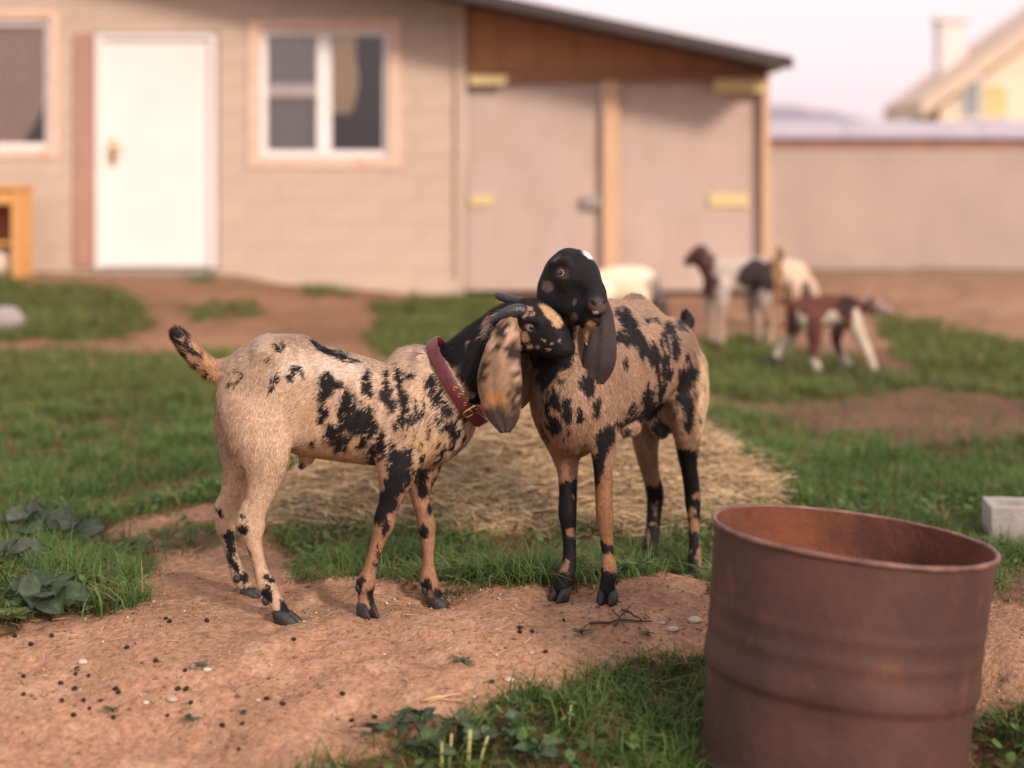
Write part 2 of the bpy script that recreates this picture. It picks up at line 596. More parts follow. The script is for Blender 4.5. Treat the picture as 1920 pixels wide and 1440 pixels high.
GRASS = [  # polygon in ground-plan given by photo pixels, density, height range m, kind
    ([(-700, 1200), (0, 1185), (60, 1172), (130, 1150), (250, 1140), (275, 1112), (255, 1080), (330, 1050), (250, 1022), (185, 1010), (215, 972),
      (300, 958), (420, 945), (500, 925), (560, 870), (700, 820), (800, 790), (780, 690), (430, 660), (-700, 660)], 1.0, (0.035, 0.075)),
    ([(500, 1015), (560, 985), (700, 990), (1000, 1000), (1330, 985), (1350, 1080), (1230, 1083), (1000, 1100), (800, 1092), (680, 1085), (560, 1065), (520, 1045)], 0.75, (0.04, 0.085)),
    ([(540, 1060), (680, 1055), (690, 1085), (560, 1092)], 0.6, (0.02, 0.05)),
    ([(275, 990), (430, 980), (440, 1030), (300, 1030)], 0.35, (0.015, 0.04)),
    ([(1290, 770), (1340, 800), (1400, 855), (1470, 925), (1480, 955), (1360, 985), (1330, 1010), (1340, 1120), (1500, 1090), (1860, 1075), (1990, 1050), (2600, 1050),
      (2600, 800), (1920, 818), (1700, 835), (1520, 815), (1400, 775)], 1.0, (0.035, 0.08)),
    ([(1845, 1062), (1920, 1050), (2300, 1050), (2300, 1110), (1900, 1130), (1845, 1110)], 0.35, (0.02, 0.05)),
    ([(560, 1460), (690, 1425), (790, 1385), (900, 1352), (960, 1292), (1080, 1268), (1180, 1246), (1420, 1232), (1500, 1800), (500, 1800)], 1.0, (0.028, 0.07)),
    ([(1835, 1360), (1920, 1335), (2600, 1300), (2600, 1800), (1800, 1800)], 0.9, (0.03, 0.075)),
    ([(1310, 640), (1430, 630), (1560, 668), (1700, 700), (1900, 700), (2600, 680), (2600, 740), (1900, 745), (1700, 725), (1500, 760), (1310, 735)], 0.8, (0.04, 0.09)),
    ([(1640, 580), (1700, 598), (1920, 642), (2600, 690), (2600, 720), (1760, 712), (1660, 655)], 0.9, (0.04, 0.09)),
    ([(1330, 700), (2600, 700), (2600, 830), (1920, 830), (1700, 838), (1500, 815), (1330, 780)], 0.12, (0.02, 0.05)),
    ([(-900, 525), (60, 530), (230, 545), (290, 600), (240, 640), (-900, 640)], 0.9, (0.05, 0.11)),
    ([(700, 565), (880, 552), (960, 575), (980, 690), (760, 690), (690, 640)], 0.9, (0.05, 0.10)),
    ([(330, 570), (470, 565), (500, 590), (360, 595)], 0.6, (0.04, 0.08)),
    ([(560, 530), (650, 535), (660, 556), (570, 556)], 0.8, (0.05, 0.10)),
    ([(330, 505), (410, 508), (415, 525), (340, 525)], 0.8, (0.05, 0.10)),
]


def grass_mask(X, Y, h):
    Yc = np.maximum(Y, 0.6)
    u = CX + FPX * X / Yc
    v = HY + FPX * (CH - h) / Yc
    s = np.clip(4.2 / Yc, 0.55, 1.6)
    ju = (fbm2(X, Y, 5.0, 3, 41) - 0.5) * 90 * s
    jv = (fbm2(X, Y, 5.0, 3, 57) - 0.5) * 50 * s
    dens = np.zeros_like(X)
    fz = (RNG.normal(0, 9, X.shape), RNG.normal(0, 6, X.shape))
    hlo = np.zeros_like(X)
    hhi = np.zeros_like(X)
    for poly, d, (a, b) in GRASS:
        k = inpoly(poly, u + ju + fz[0] * s, v + jv + fz[1] * s) & (dens < d)
        dens[k] = d
        hlo[k] = a
        hhi[k] = b
    return dens, hlo, hhi


def axis_pts(lo, hi, fine_lo, fine_hi, step, grow=1.12):
    pts = list(np.arange(fine_lo, fine_hi + 1e-6, step))
    s, x = step, fine_hi
    while x < hi:
        s *= grow
        x += s
        pts.append(x)
    s, x, pre = step, fine_lo, []
    while x > lo:
        s *= grow
        x -= s
        pre.append(x)
    return np.array(pre[::-1] + pts)


def build_ground():
    xs = axis_pts(-160, 160, -1.7, 1.5, 0.0145, 1.05)
    ys = axis_pts(-60, 700, 3.0, 5.0, 0.0130, 1.035)
    XX, YY = np.meshgrid(xs, ys, indexing='ij')
    x, y = XX.ravel(), YY.ravel()
    z = ground(x, y)
    far = sstep(16, 30, y)
    z = z * (1 - far)
    d, _, _ = grass_mask(x, y, z)
    n1 = fbm2(x, y, 2.2, 4, 71)[:, None]
    n2 = fbm2(x, y, 14, 3, 73)[:, None]
    n3 = fbm2(x, y, 0.9, 3, 79)[:, None]
    n1 = np.clip((n1 - .5) * 1.9 + .5, 0, 1)
    tan = np.array([0.235, 0.132, 0.086]) * (1 - n1) + np.array([0.365, 0.210, 0.134]) * n1
    tan = tan * (0.80 + 0.4 * n2)
    pale = np.array([0.41, 0.265, 0.175])
    tan = tan + (pale - tan) * sstep(0.55, 0.75, n2) * 0.5
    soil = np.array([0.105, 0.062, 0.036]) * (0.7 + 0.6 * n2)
    brown = np.array([0.155, 0.085, 0.062]) * (0.7 + 0.6 * n1)
    Yc = np.maximum(y, 0.6)
    u = CX + FPX * x / Yc
    v = HY + FPX * (CH - z) / Yc
    c = tan
    far_brown = (sstep(1300, 1360, u) * sstep(880, 840, v) * sstep(640, 670, v))[:, None]
    c = c + (brown - c) * far_brown
    leftbrown = (sstep(720, 640, v) * sstep(520, 540, v) * sstep(1300, 1100, u))[:, None]
    c = c + (np.array([0.25, 0.135, 0.082]) * (0.75 + 0.5 * n1) - c) * leftbrown * 0.85
    nearwall = (sstep(545, 515, v))[:, None]
    c = c + (np.array([0.27, 0.175, 0.115]) - c) * nearwall * 0.7
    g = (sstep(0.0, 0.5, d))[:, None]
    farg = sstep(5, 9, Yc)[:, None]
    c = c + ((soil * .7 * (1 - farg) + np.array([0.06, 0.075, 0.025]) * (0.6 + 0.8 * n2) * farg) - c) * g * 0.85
    st = inpoly(STRAW, u, v)[:, None]
    c = np.where(st, np.array([0.34, 0.225, 0.125]) * (0.7 + 0.6 * n2), c)
    out = ((np.abs(x) > 14) | (y > 17.5) | (y < 1.0))[:, None]
    c = np.where(out, np.array([0.16, 0.13, 0.06]) * (0.7 + 0.6 * n3), c)
    nx, ny = len(xs), len(ys)
    idx = np.arange(nx * ny).reshape(nx, ny)
    f = np.stack([idx[:-1, :-1], idx[1:, :-1], idx[1:, 1:], idx[:-1, 1:]], -1).reshape(-1, 4)
    me = mesh_fast('ground', np.stack([x, y, z], -1), f, 4)
    smooth(me)
    set_col(me, np.clip(c, 0, 1))
    o = link('ground', me, M['ground'])
    o['kind'] = 'structure'
    tag(o, 'bare tan earth with brown soil showing between the grass')


build_ground()


# ------------------------------------------------------------------ grass blades, straw, crumbs (nobody could count them)
def strips(base, dirv, height, width, bend, side, cols_a, cols_b, segs=2):
    """curved tapering blades: base (n,3); dirv unit lean direction (n,2); returns verts, tris, colours"""
    n = len(base)
    up = np.zeros((n, 3))
    up[:, 2] = 1
    ln = np.concatenate([dirv, np.zeros((n, 1))], 1)
    sd = np.stack([np.cos(side), np.sin(side), np.zeros(n)], -1)
    V, C = [], []
    for s in range(segs + 1):
        t = s / segs
        ctr = base + up * (height * t * (1 - 0.35 * bend * t))[:, None] + ln * (height * bend * t * t)[:, None]
        wv = width * (1 - t) ** 0.7
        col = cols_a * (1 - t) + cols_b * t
        if s < segs:
            V += [ctr - sd * wv[:, None] / 2, ctr + sd * wv[:, None] / 2]
            C += [col, col]
        else:
            V += [ctr]
            C += [col]
    k = len(V)
    verts = np.stack(V, 1).reshape(-1, 3)
    cols = np.stack(C, 1).reshape(-1, 3)
    o = (np.arange(n) * k)[:, None]
    tris = []
    for s in range(segs):
        a = s * 2
        if s < segs - 1:
            tris += [o + np.array([[a, a + 1, a + 3]]), o + np.array([[a, a + 3, a + 2]])]
        else:
            tris += [o + np.array([[a, a + 1, a + 2]])]
    return verts, np.concatenate(tris), cols


def build_grass():
    zones = [(2.5, 3.3, 15000, 0.0050), (3.3, 4.7, 23000, 0.0048), (4.7, 6.2, 17000, 0.0054), (6.2, 8.5, 7500, 0.0075), (8.5, 14.0, 1600, 0.013)]
    Vs, Ts, Cs, off = [], [], [], 0
    for y0, y1, dens, wd in zones:
        half = 0.34 * y1 + 0.55
        area = (y1 - y0) * 2 * half
        n = int(area * dens)
        x = RNG.uniform(-half, half, n)
        y = RNG.uniform(y0, y1, n)
        ok = np.abs(x) < 0.34 * y + 0.55
        x, y = x[ok], y[ok]
        hb = ground_base(x, y)
        d, lo, hi = grass_mask(x, y, hb)
        clump = fbm2(x, y, 9.0, 3, 91)
        clump2 = fbm2(x, y, 2.3, 3, 97)
        keep = RNG.random(len(x)) < d * np.clip((clump - 0.24) * 2.6, 0.05, 1) * np.clip((clump2 - 0.18) * 3.2, 0.25, 1)
        x, y, lo, hi, clump, clump2 = x[keep], y[keep], lo[keep], hi[keep], clump[keep], clump2[keep]
        n = len(x)
        z = ground(x, y)
        ht = (lo + (hi - lo) * RNG.random(n) ** 1.4) * np.clip(0.30 + 1.75 * clump, 0.4, 1.8) * (0.8 + 0.5 * clump2)
        # trodden and short beside the path, a few tall ones
        tall = RNG.random(n) < 0.03
        ht = np.where(tall, ht * 1.6, ht)
        ang = RNG.uniform(0, 2 * np.pi, n) + 1.5 * (fbm2(x, y, 4, 2, 101) - 0.5)
        bend = RNG.beta(1.6, 1.6, n) * 2.1
        side = RNG.uniform(0, np.pi, n)
        wdt = wd * RNG.uniform(0.5, 1.3, n)
        hue = RNG.random(n)
        dry = RNG.random(n) < 0.06 + 0.22 * sstep(.50, .34, clump)
        g1 = np.array([0.038, 0.100, 0.028])
        g2 = np.array([0.155, 0.258, 0.075])
        ca = g1 + (g2 - g1) * (hue * 0.75 + 0.6 * np.clip(clump2 * 1.8 - 0.6, 0, 1) - .05)[:, None]
        yl = np.array([0.17, 0.19, 0.045])
        ca = ca + (yl - ca) * (0.40 * (RNG.random(n) < 0.25))[:, None]
        dr = np.array([0.34, 0.23, 0.11])
        ca = np.where(dry[:, None], dr * RNG.uniform(0.6, 1.1, (n, 1)), ca)
        if y0 >= 6.2:
            yf = sstep(6.2, 9.0, y)[:, None]
            ca = ca + (np.array([0.20, 0.21, 0.06]) - ca) * 0.45 * yf
        base = np.stack([x, y, z - 0.003], -1)
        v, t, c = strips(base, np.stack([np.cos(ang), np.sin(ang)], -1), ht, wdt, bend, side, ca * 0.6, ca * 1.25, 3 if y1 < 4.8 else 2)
        Vs.append(v)
        Ts.append(t + off)
        Cs.append(c)
        off += len(v)
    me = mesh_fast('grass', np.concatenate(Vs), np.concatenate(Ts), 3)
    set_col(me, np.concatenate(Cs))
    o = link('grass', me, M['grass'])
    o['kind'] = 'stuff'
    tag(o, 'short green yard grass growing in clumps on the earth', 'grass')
    print('grass tris', len(me.polygons))


build_grass()


def build_clover():
    """small round-leaved ground cover mixed through the near grass"""
    n = 60000
    x = RNG.uniform(-1.9, 1.9, n)
    y = RNG.uniform(2.9, 5.6, n)
    d, lo, hi = grass_mask(x, y, ground_base(x, y))
    patch = fbm2(x, y, 3.5, 3, 131)
    keep = (RNG.random(n) < d * np.clip((patch - 0.48) * 5, 0, 1) * 0.35)
    x, y = x[keep], y[keep]
    n = len(x)
    z = ground(x, y) + RNG.uniform(0.008, 0.045, n)
    r = RNG.uniform(0.005, 0.013, n)
    a = RNG.uniform(0, 2 * np.pi, n)
    tilt = RNG.normal(0, 0.45, (n, 2))
    k = 6
    V = []
    for i in range(k):
        t = a + 2 * np.pi * i / k
        e = 1.0 + 0.5 * (i == 0) + 0.1 * (i == 3)
        dx, dy = np.cos(t) * r * e, np.sin(t) * r * e * 0.8
        V.append(np.stack([x + dx, y + dy, z + dx * tilt[:, 0] + dy * tilt[:, 1]], -1))
    verts = np.stack(V, 1).reshape(-1, 3)
    f = (np.arange(n) * k)[:, None] + np.arange(k)[None]
    me = mesh_fast('clover', verts, f, k)
    c = np.array([0.055, 0.105, 0.030]) + RNG.random((n, 1)) * np.array([0.05, 0.075, 0.02])
    set_col(me, np.repeat(c, k, 0))
    o = link('clover', me, M['leaf'])
    o['kind'] = 'stuff'
    tag(o, 'small round clover leaves low among the grass', 'clover')


build_clover()


def straw_mesh(x, y, z, L, ang, pitch, w, col):
    n = len(x)
    dx, dy, dz = np.cos(ang) * np.cos(pitch), np.sin(ang) * np.cos(pitch), np.sin(pitch)
    D = np.stack([dx, dy, dz], -1)
    S = np.stack([-np.sin(ang), np.cos(ang), np.zeros(n)], -1)
    U = np.cross(D, S)
    kink = RNG.normal(0, 0.06, n)[:, None]
    V, C = [], []
    c0 = np.stack([x, y, z], -1)
    for t in (-0.5, 0.0, 0.5):
        ctr = c0 + D * (L * t)[:, None] + S * (L[:, None] * kink * (1 - abs(t) * 2)) + U * (L[:, None] * kink * 0.5 * (1 - abs(t) * 2))
        for q in range(3):
            th = 2 * np.pi * q / 3
            V.append(ctr + (S * math.cos(th) + U * math.sin(th)) * (w * (1 - 0.3 * (t > 0)) / 2)[:, None])
            C.append(col * (0.92 if q == 0 else 1.0))
    verts = np.stack(V, 1).reshape(-1, 3)
    cols = np.stack(C, 1).reshape(-1, 3)
    o = (np.arange(n) * 9)[:, None]
    fs = []
    for s in (0, 3):
        for q in range(3):
            r = (q + 1) % 3
            fs.append(o + np.array([[s + q, s + r, s + 3 + r, s + 3 + q]]))
    return verts, np.concatenate(fs), cols


def build_straw():
    n = 115000
    x = RNG.uniform(-1.5, 2.0, n)
    y = RNG.uniform(4.4, 8.2, n)
    h = ground(x, y)
    u = CX + FPX * x / y
    v = HY + FPX * (CH - h) / y
    ju = (fbm2(x, y, 5.0, 3, 141) - 0.5) * 120
    jv = (fbm2(x, y, 5.0, 3, 157) - 0.5) * 50
    fr = RNG.normal(0, 1, (n, 2)) * np.array([14, 7])
    keep = inpoly(STRAW, u + ju + fr[:, 0], v + jv + fr[:, 1]) & (RNG.random(n) < np.clip(1.25 - (y - 4.4) * 0.16, 0.35, 1))
    x, y, h = x[keep], y[keep], h[keep]
    n = len(x)
    L = RNG.uniform(0.03, 0.13, n)
    ang = RNG.uniform(0, np.pi, n) * 0.7 + RNG.normal(0, 0.9, n) + 2.2 * fbm2(x, y, 3, 2, 161)
    z = h + RNG.random(n) ** 1.3 * 0.040 + 0.02 * fbm2(x, y, 6, 2, 163)
    pitch = RNG.normal(0, 0.16, n)
    w = RNG.uniform(0.0017, 0.0038, n) * (1 + 0.10 * (y - 4.4))
    a, b = np.array([0.46, 0.32, 0.18]), np.array([0.84, 0.66, 0.42])
    col = a + (b - a) * RNG.random((n, 1)) ** 0.9
    col = col * np.where(RNG.random((n, 1)) < 0.20, 0.42, 1.0)
    v1 = straw_mesh(x, y, z, L, ang, pitch, w, col)
    me = mesh_fast('straw', v1[0], v1[1], 4)
    set_col(me, v1[2])
    o = link('straw', me, M['straw'])
    o['kind'] = 'stuff'
    tag(o, 'bed of loose golden straw spread behind the two goats', 'straw')
    # stray bits on the bare earth
    n = 9000
    x = RNG.uniform(-1.8, 1.8, n)
    y = RNG.uniform(3.0, 5.4, n)
    dd, _, _ = grass_mask(x, y, ground_base(x, y))
    keep = RNG.random(n) < np.where(dd > 0, 0.30, 0.85) * np.clip(fbm2(x, y, 2.5, 2, 171) * 2.6 - 0.75, 0.08, 1) * (0.40 + 0.6 * sstep(3.5, 4.6, y))
    x, y = x[keep], y[keep]
    n = len(x)
    L = RNG.uniform(0.008, 0.05, n) * np.where(RNG.random(n) < 0.1, 2.0, 1)
    pitch = RNG.normal(0, 0.08, n)
    col = np.array([0.50, 0.34, 0.20]) * RNG.uniform(0.4, 1.2, (n, 1))
    v1 = straw_mesh(x, y, ground(x, y) + 0.003, L, RNG.uniform(0, np.pi, n), pitch, RNG.uniform(0.001, 0.0024, n), col)
    me = mesh_fast('chaff', v1[0], v1[1], 4)
    set_col(me, v1[2])
    o = link('chaff', me, M['straw'])
    o['kind'] = 'stuff'
    tag(o, 'stray bits of chaff scattered over the bare earth', 'chaff')


build_straw()


def build_crumbs():
    n = 30000
    x = RNG.uniform(-1.7, 1.6, n)
    y = RNG.uniform(3.0, 5.2, n)
    dd, _, _ = grass_mask(x, y, ground_base(x, y))
    keep = (dd == 0) & (RNG.random(n) < np.clip(fbm2(x, y, 4, 3, 181) * 2.6 - 0.7, 0.05, 1))
    x, y = x[keep], y[keep]
    n = len(x)
    r = 0.0012 + 0.0045 * RNG.random(n) ** 4
    z = ground(x, y) + r * 0.25
    octa = np.array([(1, 0, 0), (0, 1, 0), (-1, 0, 0), (0, -1, 0), (0, 0, 0.8), (0, 0, -0.6)], float)
    V = np.stack([x, y, z], -1)[:, None] + octa[None] * r[:, None, None] * RNG.uniform(0.6, 1.4, (n, 6, 1))
    tri = np.array([(0, 1, 4), (1, 2, 4), (2, 3, 4), (3, 0, 4), (1, 0, 5), (2, 1, 5), (3, 2, 5), (0, 3, 5)])
    f = ((np.arange(n) * 6)[:, None, None] + tri[None]).reshape(-1, 3)
    me = mesh_fast('soil_crumbs', V.reshape(-1, 3), f, 3)
    c = np.array([0.34, 0.20, 0.125]) * RNG.uniform(0.5, 1.3, (n, 1))
    c = np.where(RNG.random((n, 1)) < 0.06, np.array([0.6, 0.48, 0.38]), c)
    set_col(me, np.repeat(c, 6, 0))
    o = link('soil_crumbs', me, M['ground'])
    o['kind'] = 'stuff'
    tag(o, 'loose crumbs of dry earth on the trodden path', 'soil')


build_crumbs()

# ------------------------------------------------------------------ the house with its barn end
YW = 14.15
SX = YW / FPX


def hx(x):
    return (x - CX) * SX


def hz(y):
    return CH - (y - HY) * SX


def roof_z(x):            # underside of the roof where it meets the wall, from photo column x
    return hz(133) + (1445 - x) * SX * 0.21


def rect_minus(r, holes):
    out = [r]
    for h in holes:
        nxt = []
        for a in out:
            x0, x1, z0, z1 = a
            hx0, hx1, hz0, hz1 = h
            if hx0 >= x1 or hx1 <= x0 or hz0 >= z1 or hz1 <= z0:
                nxt.append(a)
                continue
            if x0 < hx0:
                nxt.append((x0, hx0, z0, z1))
            if x1 > hx1:
                nxt.append((hx1, x1, z0, z1))
            a0, a1 = max(x0, hx0), min(x1, hx1)
            if z0 < hz0:
                nxt.append((a0, a1, z0, hz0))
            if z1 > hz1:
                nxt.append((a0, a1, hz1, z1))
        out = nxt
    return out


def build_house():
    root = empty('house', (hx(500), YW + 1.5, 0.0), 'beige block house with white door and dark sloping roof over a barn end', 'house')
    holes = [(hx(176), hx(410), hz(505), hz(60)), (hx(466), hx(752), hz(316), hz(32)), (hx(-150), hx(112), hz(298), hz(18))]
    x0, x1 = hx(-430), hx(862)
    zb, zt = -0.25, hz(-14)
    # wall core (mortar), set back behind the block faces
    core = [box_vf(((a + b) / 2, YW + 0.124, (c + d) / 2), (b - a, 0.24, d - c)) for a, b, c, d in rect_minus((x0, x1, zb, zt), holes)]
    v, f = join_vf(core)
    wall = link('wall', pymesh('wall', v, f), M['mortar'], root)
    up = [(x0, YW + 0.008, zt), (x1, YW + 0.008, zt), (x1, YW + 0.008, roof_z(862)), (x0, YW + 0.008, roof_z(-430))]
    up2 = [(x, y + 0.24, z) for x, y, z in up]
    link('upper_wall', pymesh('upper_wall', up + up2, [(0, 1, 2, 3), (7, 6, 5, 4), (0, 4, 5, 1), (1, 5, 6, 2), (2, 6, 7, 3), (3, 7, 4, 0)]), M['block'], root)
    # blocks laid in courses, each a piece of its own
    bw, bh, jt = 0.60, 0.20, 0.006
    shared = {}
    row, z = 0, -0.02 - bh
    while z < zt - 0.02:
        xx = x0 - (0.3 if row % 2 else 0.0)
        while xx < x1:
            r = (max(xx, x0), min(xx + bw - jt, x1), max(z, zb), min(z + bh - jt, zt))
            if r[1] - r[0] > 0.03 and r[3] - r[2] > 0.03:
                for a, b, c, d in rect_minus(r, holes):
                    if b - a < 0.02 or d - c < 0.02:
                        continue
                    key = (round(b - a, 3), round(d - c, 3))
                    if key not in shared:
                        vv, ff = box_vf((0, 0, 0), (b - a, 0.05, d - c), 0, 0.006)
                        shared[key] = pymesh('block', vv, ff)
                        shared[key].materials.append(M['block'])
                    o = bpy.data.objects.new('block', shared[key])
                    o.parent = wall
                    o.location = V3((a + b) / 2, YW + 0.024 + random.uniform(-0.002, 0.002), (c + d) / 2) - ORG[root.name]
                    COL.objects.link(o)
            xx += bw
        z += bh
        row += 1
    # plinth strip and the pinkish board left of the door
    box('plinth', (hx(640), YW - 0.03, hz(560) + 0.04), (hx(862) - hx(412), 0.05, 0.24), M['block'], root)
    box('board', (hx(160), YW - 0.02, (hz(62) + hz(500)) / 2), (0.17, 0.03, hz(62) - hz(500)), M['pinkboard'], root)
    # door
    dx0, dx1, dz0, dz1 = hx(180), hx(406), hz(503), hz(63)
    fr = join_vf([box_vf((dx0 + 0.025, YW + 0.03, (dz0 + dz1) / 2), (0.05, 0.12, dz1 - dz0), 0, 0.005),
                  box_vf((dx1 - 0.025, YW + 0.03, (dz0 + dz1) / 2), (0.05, 0.12, dz1 - dz0), 0, 0.005),
                  box_vf(((dx0 + dx1) / 2, YW + 0.03, dz1 - 0.025), (dx1 - dx0 - 0.102, 0.12, 0.05), 0, 0.005)])
    door = box('door', ((dx0 + dx1) / 2, YW + 0.045, (dz0 + dz1) / 2 - 0.02), (dx1 - dx0 - 0.106, 0.06, dz1 - dz0 - 0.06), M['doorwhite'], root, bev=0.008)
    link('door_frame', pymesh('door_frame', *fr), M['doorwhite'], door)
    hp = V3(hx(212), YW - 0.004, hz(285))
    v, f = join_vf([box_vf(hp, (0.045, 0.018, 0.22), 0, 0.006), tube_vf([hp + V3(0, -0.008, 0.04), hp + V3(0, -0.06, 0.04), hp + V3(0.12, -0.06, 0.04)], 0.011, 8)])
    link('handle', pymesh('handle', v, f, True), M['brass'], door)
    box('threshold', ((dx0 + dx1) / 2, YW - 0.03, dz0 - 0.06), (dx1 - dx0, 0.18, 0.10), M['concrete'], root)

    # windows
    def window(xa, xb, ya, yb, mull, kind):
        a, b, c, d = hx(xa), hx(xb), hz(yb), hz(ya)
        t = 0.105 if kind == 2 else 0.085
        cx, cz = (a + b) / 2, (c + d) / 2
        w_ = link('window', pymesh('window', *join_vf([
            box_vf((a + t / 2, YW + 0.05, cz), (t, 0.14, d - c), 0, 0.01), box_vf((b - t / 2, YW + 0.05, cz), (t, 0.14, d - c), 0, 0.01),
            box_vf((cx, YW + 0.05, d - t / 2), (b - a - 2 * t - 0.004, 0.14, t), 0, 0.01), box_vf((cx, YW + 0.05, c + t / 2), (b - a - 2 * t - 0.004, 0.14, t), 0, 0.01)])), M['foam'], root)
        a, b, c, d = a + t, b - t, c + t, d - t
        s = 0.055
        fl = [box_vf((a + s / 2, YW + 0.07, cz), (s, 0.07, d - c), 0, 0.006), box_vf((b - s / 2, YW + 0.07, cz), (s, 0.07, d - c), 0, 0.006),
              box_vf((cx, YW + 0.07, d - s / 2), (b - a - 2 * s - 0.004, 0.07, s), 0, 0.006), box_vf((cx, YW + 0.07, c + s / 2), (b - a - 2 * s - 0.004, 0.07, s), 0, 0.006)]
        if mull:
            fl.append(box_vf((hx(mull), YW + 0.066, cz), (0.13, 0.075, d - c - 2 * s - 0.004), 0, 0.006))
        link('frame', pymesh('frame', *join_vf(fl)), M['upvc'], w_)
        cells = [(a + s, hx(mull) - 0.065), (hx(mull) + 0.065, b - s)] if mull else [(a + s, b - s)]
        for p, q in cells:
            box('pane', ((p + q) / 2, YW + 0.075, cz), (q - p + 0.01, 0.012, d - c - 2 * s + 0.01), M['pane'], w_, bev=0)
        # the dark room behind
        rm = [box_vf((cx, YW + 1.3, cz), (b - a + 0.8, 0.04, d - c + 0.8)), box_vf((cx, YW + 0.8, c - 0.42), (b - a + 0.8, 1.0, 0.04)),
              box_vf((cx, YW + 0.8, d + 0.42), (b - a + 0.8, 1.0, 0.04)), box_vf((a - 0.42, YW + 0.8, cz), (0.04, 1.0, d - c + 0.8)), box_vf((b + 0.42, YW + 0.8, cz), (0.04, 1.0, d - c + 0.8))]
        link('room', pymesh('room', *join_vf(rm)), M['dark'], w_)

        def drape(name, xl, xr_of, z0, z1, mat, yy):
            vs, n, mz = [], 24, 14
            for j in range(mz + 1):
                zz = z0 + (z1 - z0) * j / mz
                xr = xr_of(j / mz)
                for i in range(n + 1):
                    xx = xl + (xr - xl) * i / n
                    vs.append((xx, yy + 0.02 * math.sin(i * 1.7 + 0.2 * j), zz))
            fs = [(j * (n + 1) + i, j * (n + 1) + i + 1, (j + 1) * (n + 1) + i + 1, (j + 1) * (n + 1) + i) for j in range(mz) for i in range(n)]
            link(name, pymesh(name, vs, fs, True), mat, w_)
        if kind == 2:
            bar = hz(170)
            p, q = cells[0]
            box('sash_bar', ((p + q) / 2, YW + 0.052, bar), (q - p, 0.03, 0.12), M['screen'], w_)
            box('insect_screen', ((p + q) / 2, YW + 0.10, cz), (q - p, 0.006, d - c - 2 * s), M['screen'], w_, bev=0)
            p, q = cells[1]
            drape('curtain', p - 0.02, lambda t: p + 0.17 + 0.05 * math.sin(t * 5.0) + 0.12 * t * t, hz(212), d + 0.02, M['curtain'], YW + 0.115)
        else:
            drape('curtain', a - 0.05, lambda t: a + (b - a) * (0.66 + 0.38 * min(1.0, t * 1.7) ** 0.7), c - 0.02, d + 0.02, M['curtain_pale'], YW + 0.115)  # tan reflection in the glass, built as a coloured sheet behind the pane
    window(-150, 112, 18, 298, None, 1)
    window(466, 752, 32, 316, 607, 2)

    # barn end: posts, beam, gable boards, two gate leaves with yellow strap hinges
    yb = YW + 0.04
    gp = [(hx(866), hz(134)), (hx(1440), hz(134)), (hx(1440), roof_z(1440)), (hx(866), roof_z(866))]
    nb = 8
    for i in range(nb):
        # sloping boards, each its own piece
        xa, xb = 866 + (1440 - 866) * i / nb + 0.8, 866 + (1440 - 866) * (i + 1) / nb - 0.8
        q = [(hx(xa), hz(134)), (hx(xb), hz(134)), (hx(xb), roof_z(xb)), (hx(xa), roof_z(xa))]
        vs = [(x, yb, z) for x, z in q] + [(x, yb + 0.025, z) for x, z in q]
        link('gable_board', pymesh('gable_board', vs, [(0, 1, 2, 3), (7, 6, 5, 4), (0, 4, 5, 1), (1, 5, 6, 2), (2, 6, 7, 3), (3, 7, 4, 0)]), M['gable'], root)
    vs = [(x, yb + 0.03, z) for x, z in gp] + [(x, yb + 0.06, z) for x, z in gp]
    link('gable_backing', pymesh('gable_backing', vs, [(0, 1, 2, 3), (7, 6, 5, 4), (0, 4, 5, 1), (1, 5, 6, 2), (2, 6, 7, 3), (3, 7, 4, 0)]), M['gable'], root)
    box('beam', (hx(1153), yb - 0.03, hz(143)), (hx(1438) - hx(868), 0.06, 0.085), M['beam'], root)
    box('post', (hx(864), YW - 0.012, (hz(0) + hz(556)) / 2 - 0.02), (0.075, 0.05, hz(0) - hz(556) + 0.12), M['block'], root)
    box('post', (hx(1436), yb - 0.02, (hz(150) + hz(550)) / 2 - 0.02), (0.06, 0.08, hz(150) - hz(550) + 0.1), M['post'], root)
    for xa, xb, hin in ((873, 1131, ((880, 915, 151, 20), (880, 902, 377, 22))), (1162, 1430, ((1338, 1387, 161, 30), (1332, 1368, 376, 28)))):
        za, zc = hz(151), -0.03
        n = 3
        leaf = box('gate_leaf', ((hx(xa) + hx(xb)) / 2, yb + 0.055, (za + zc) / 2), (hx(xb) - hx(xa), 0.03, za - zc), M['plywood'], root)
        for x, xm, y, hgt in hin:
            half = abs(xm - x)
            box('hinge', (hx(xm), yb - (0.078 if y < 200 else -0.03), hz(y)), (2 * half * SX, 0.028, hgt * SX * .85), M['yellow'], leaf)
    box('batten', (hx(1146), yb - 0.02, (hz(150) - 0.03) / 2), (0.14, 0.045, hz(150) + 0.03), M['post'], root)
    box('latch', (hx(1110), yb - 0.01, hz(378)), (0.15, 0.04, 0.11), M['concrete'], root)
    # remaining walls of the barn so the place has depth
    zt = roof_z(1440)
    box('side_wall', (hx(1440) - 0.05, YW + 2.9, zt / 2 - 0.1), (0.08, 5.3, zt + 0.2), M['plywood'], root)
    # roof
    xl, xr = -450, 1457
    y0, y1 = YW - 0.72, YW + 6.0

    def rz(x, off):
        return roof_z(x) + off
    vs = []
    for yy, lift in ((y0, 0.0), (y1, 0.0)):
        for x, off in ((xl, 0.006), (xr, 0.006), (xr, 0.07), (xl, 0.07)):
            vs.append((hx(x), yy, rz(x, off + lift)))
    roof = link('roof', pymesh('roof', vs, [(3, 2, 1, 0), (4, 5, 6, 7), (0, 1, 5, 4), (1, 2, 6, 5), (2, 3, 7, 6), (3, 0, 4, 7)]), M['roof'], root)
    vs = []
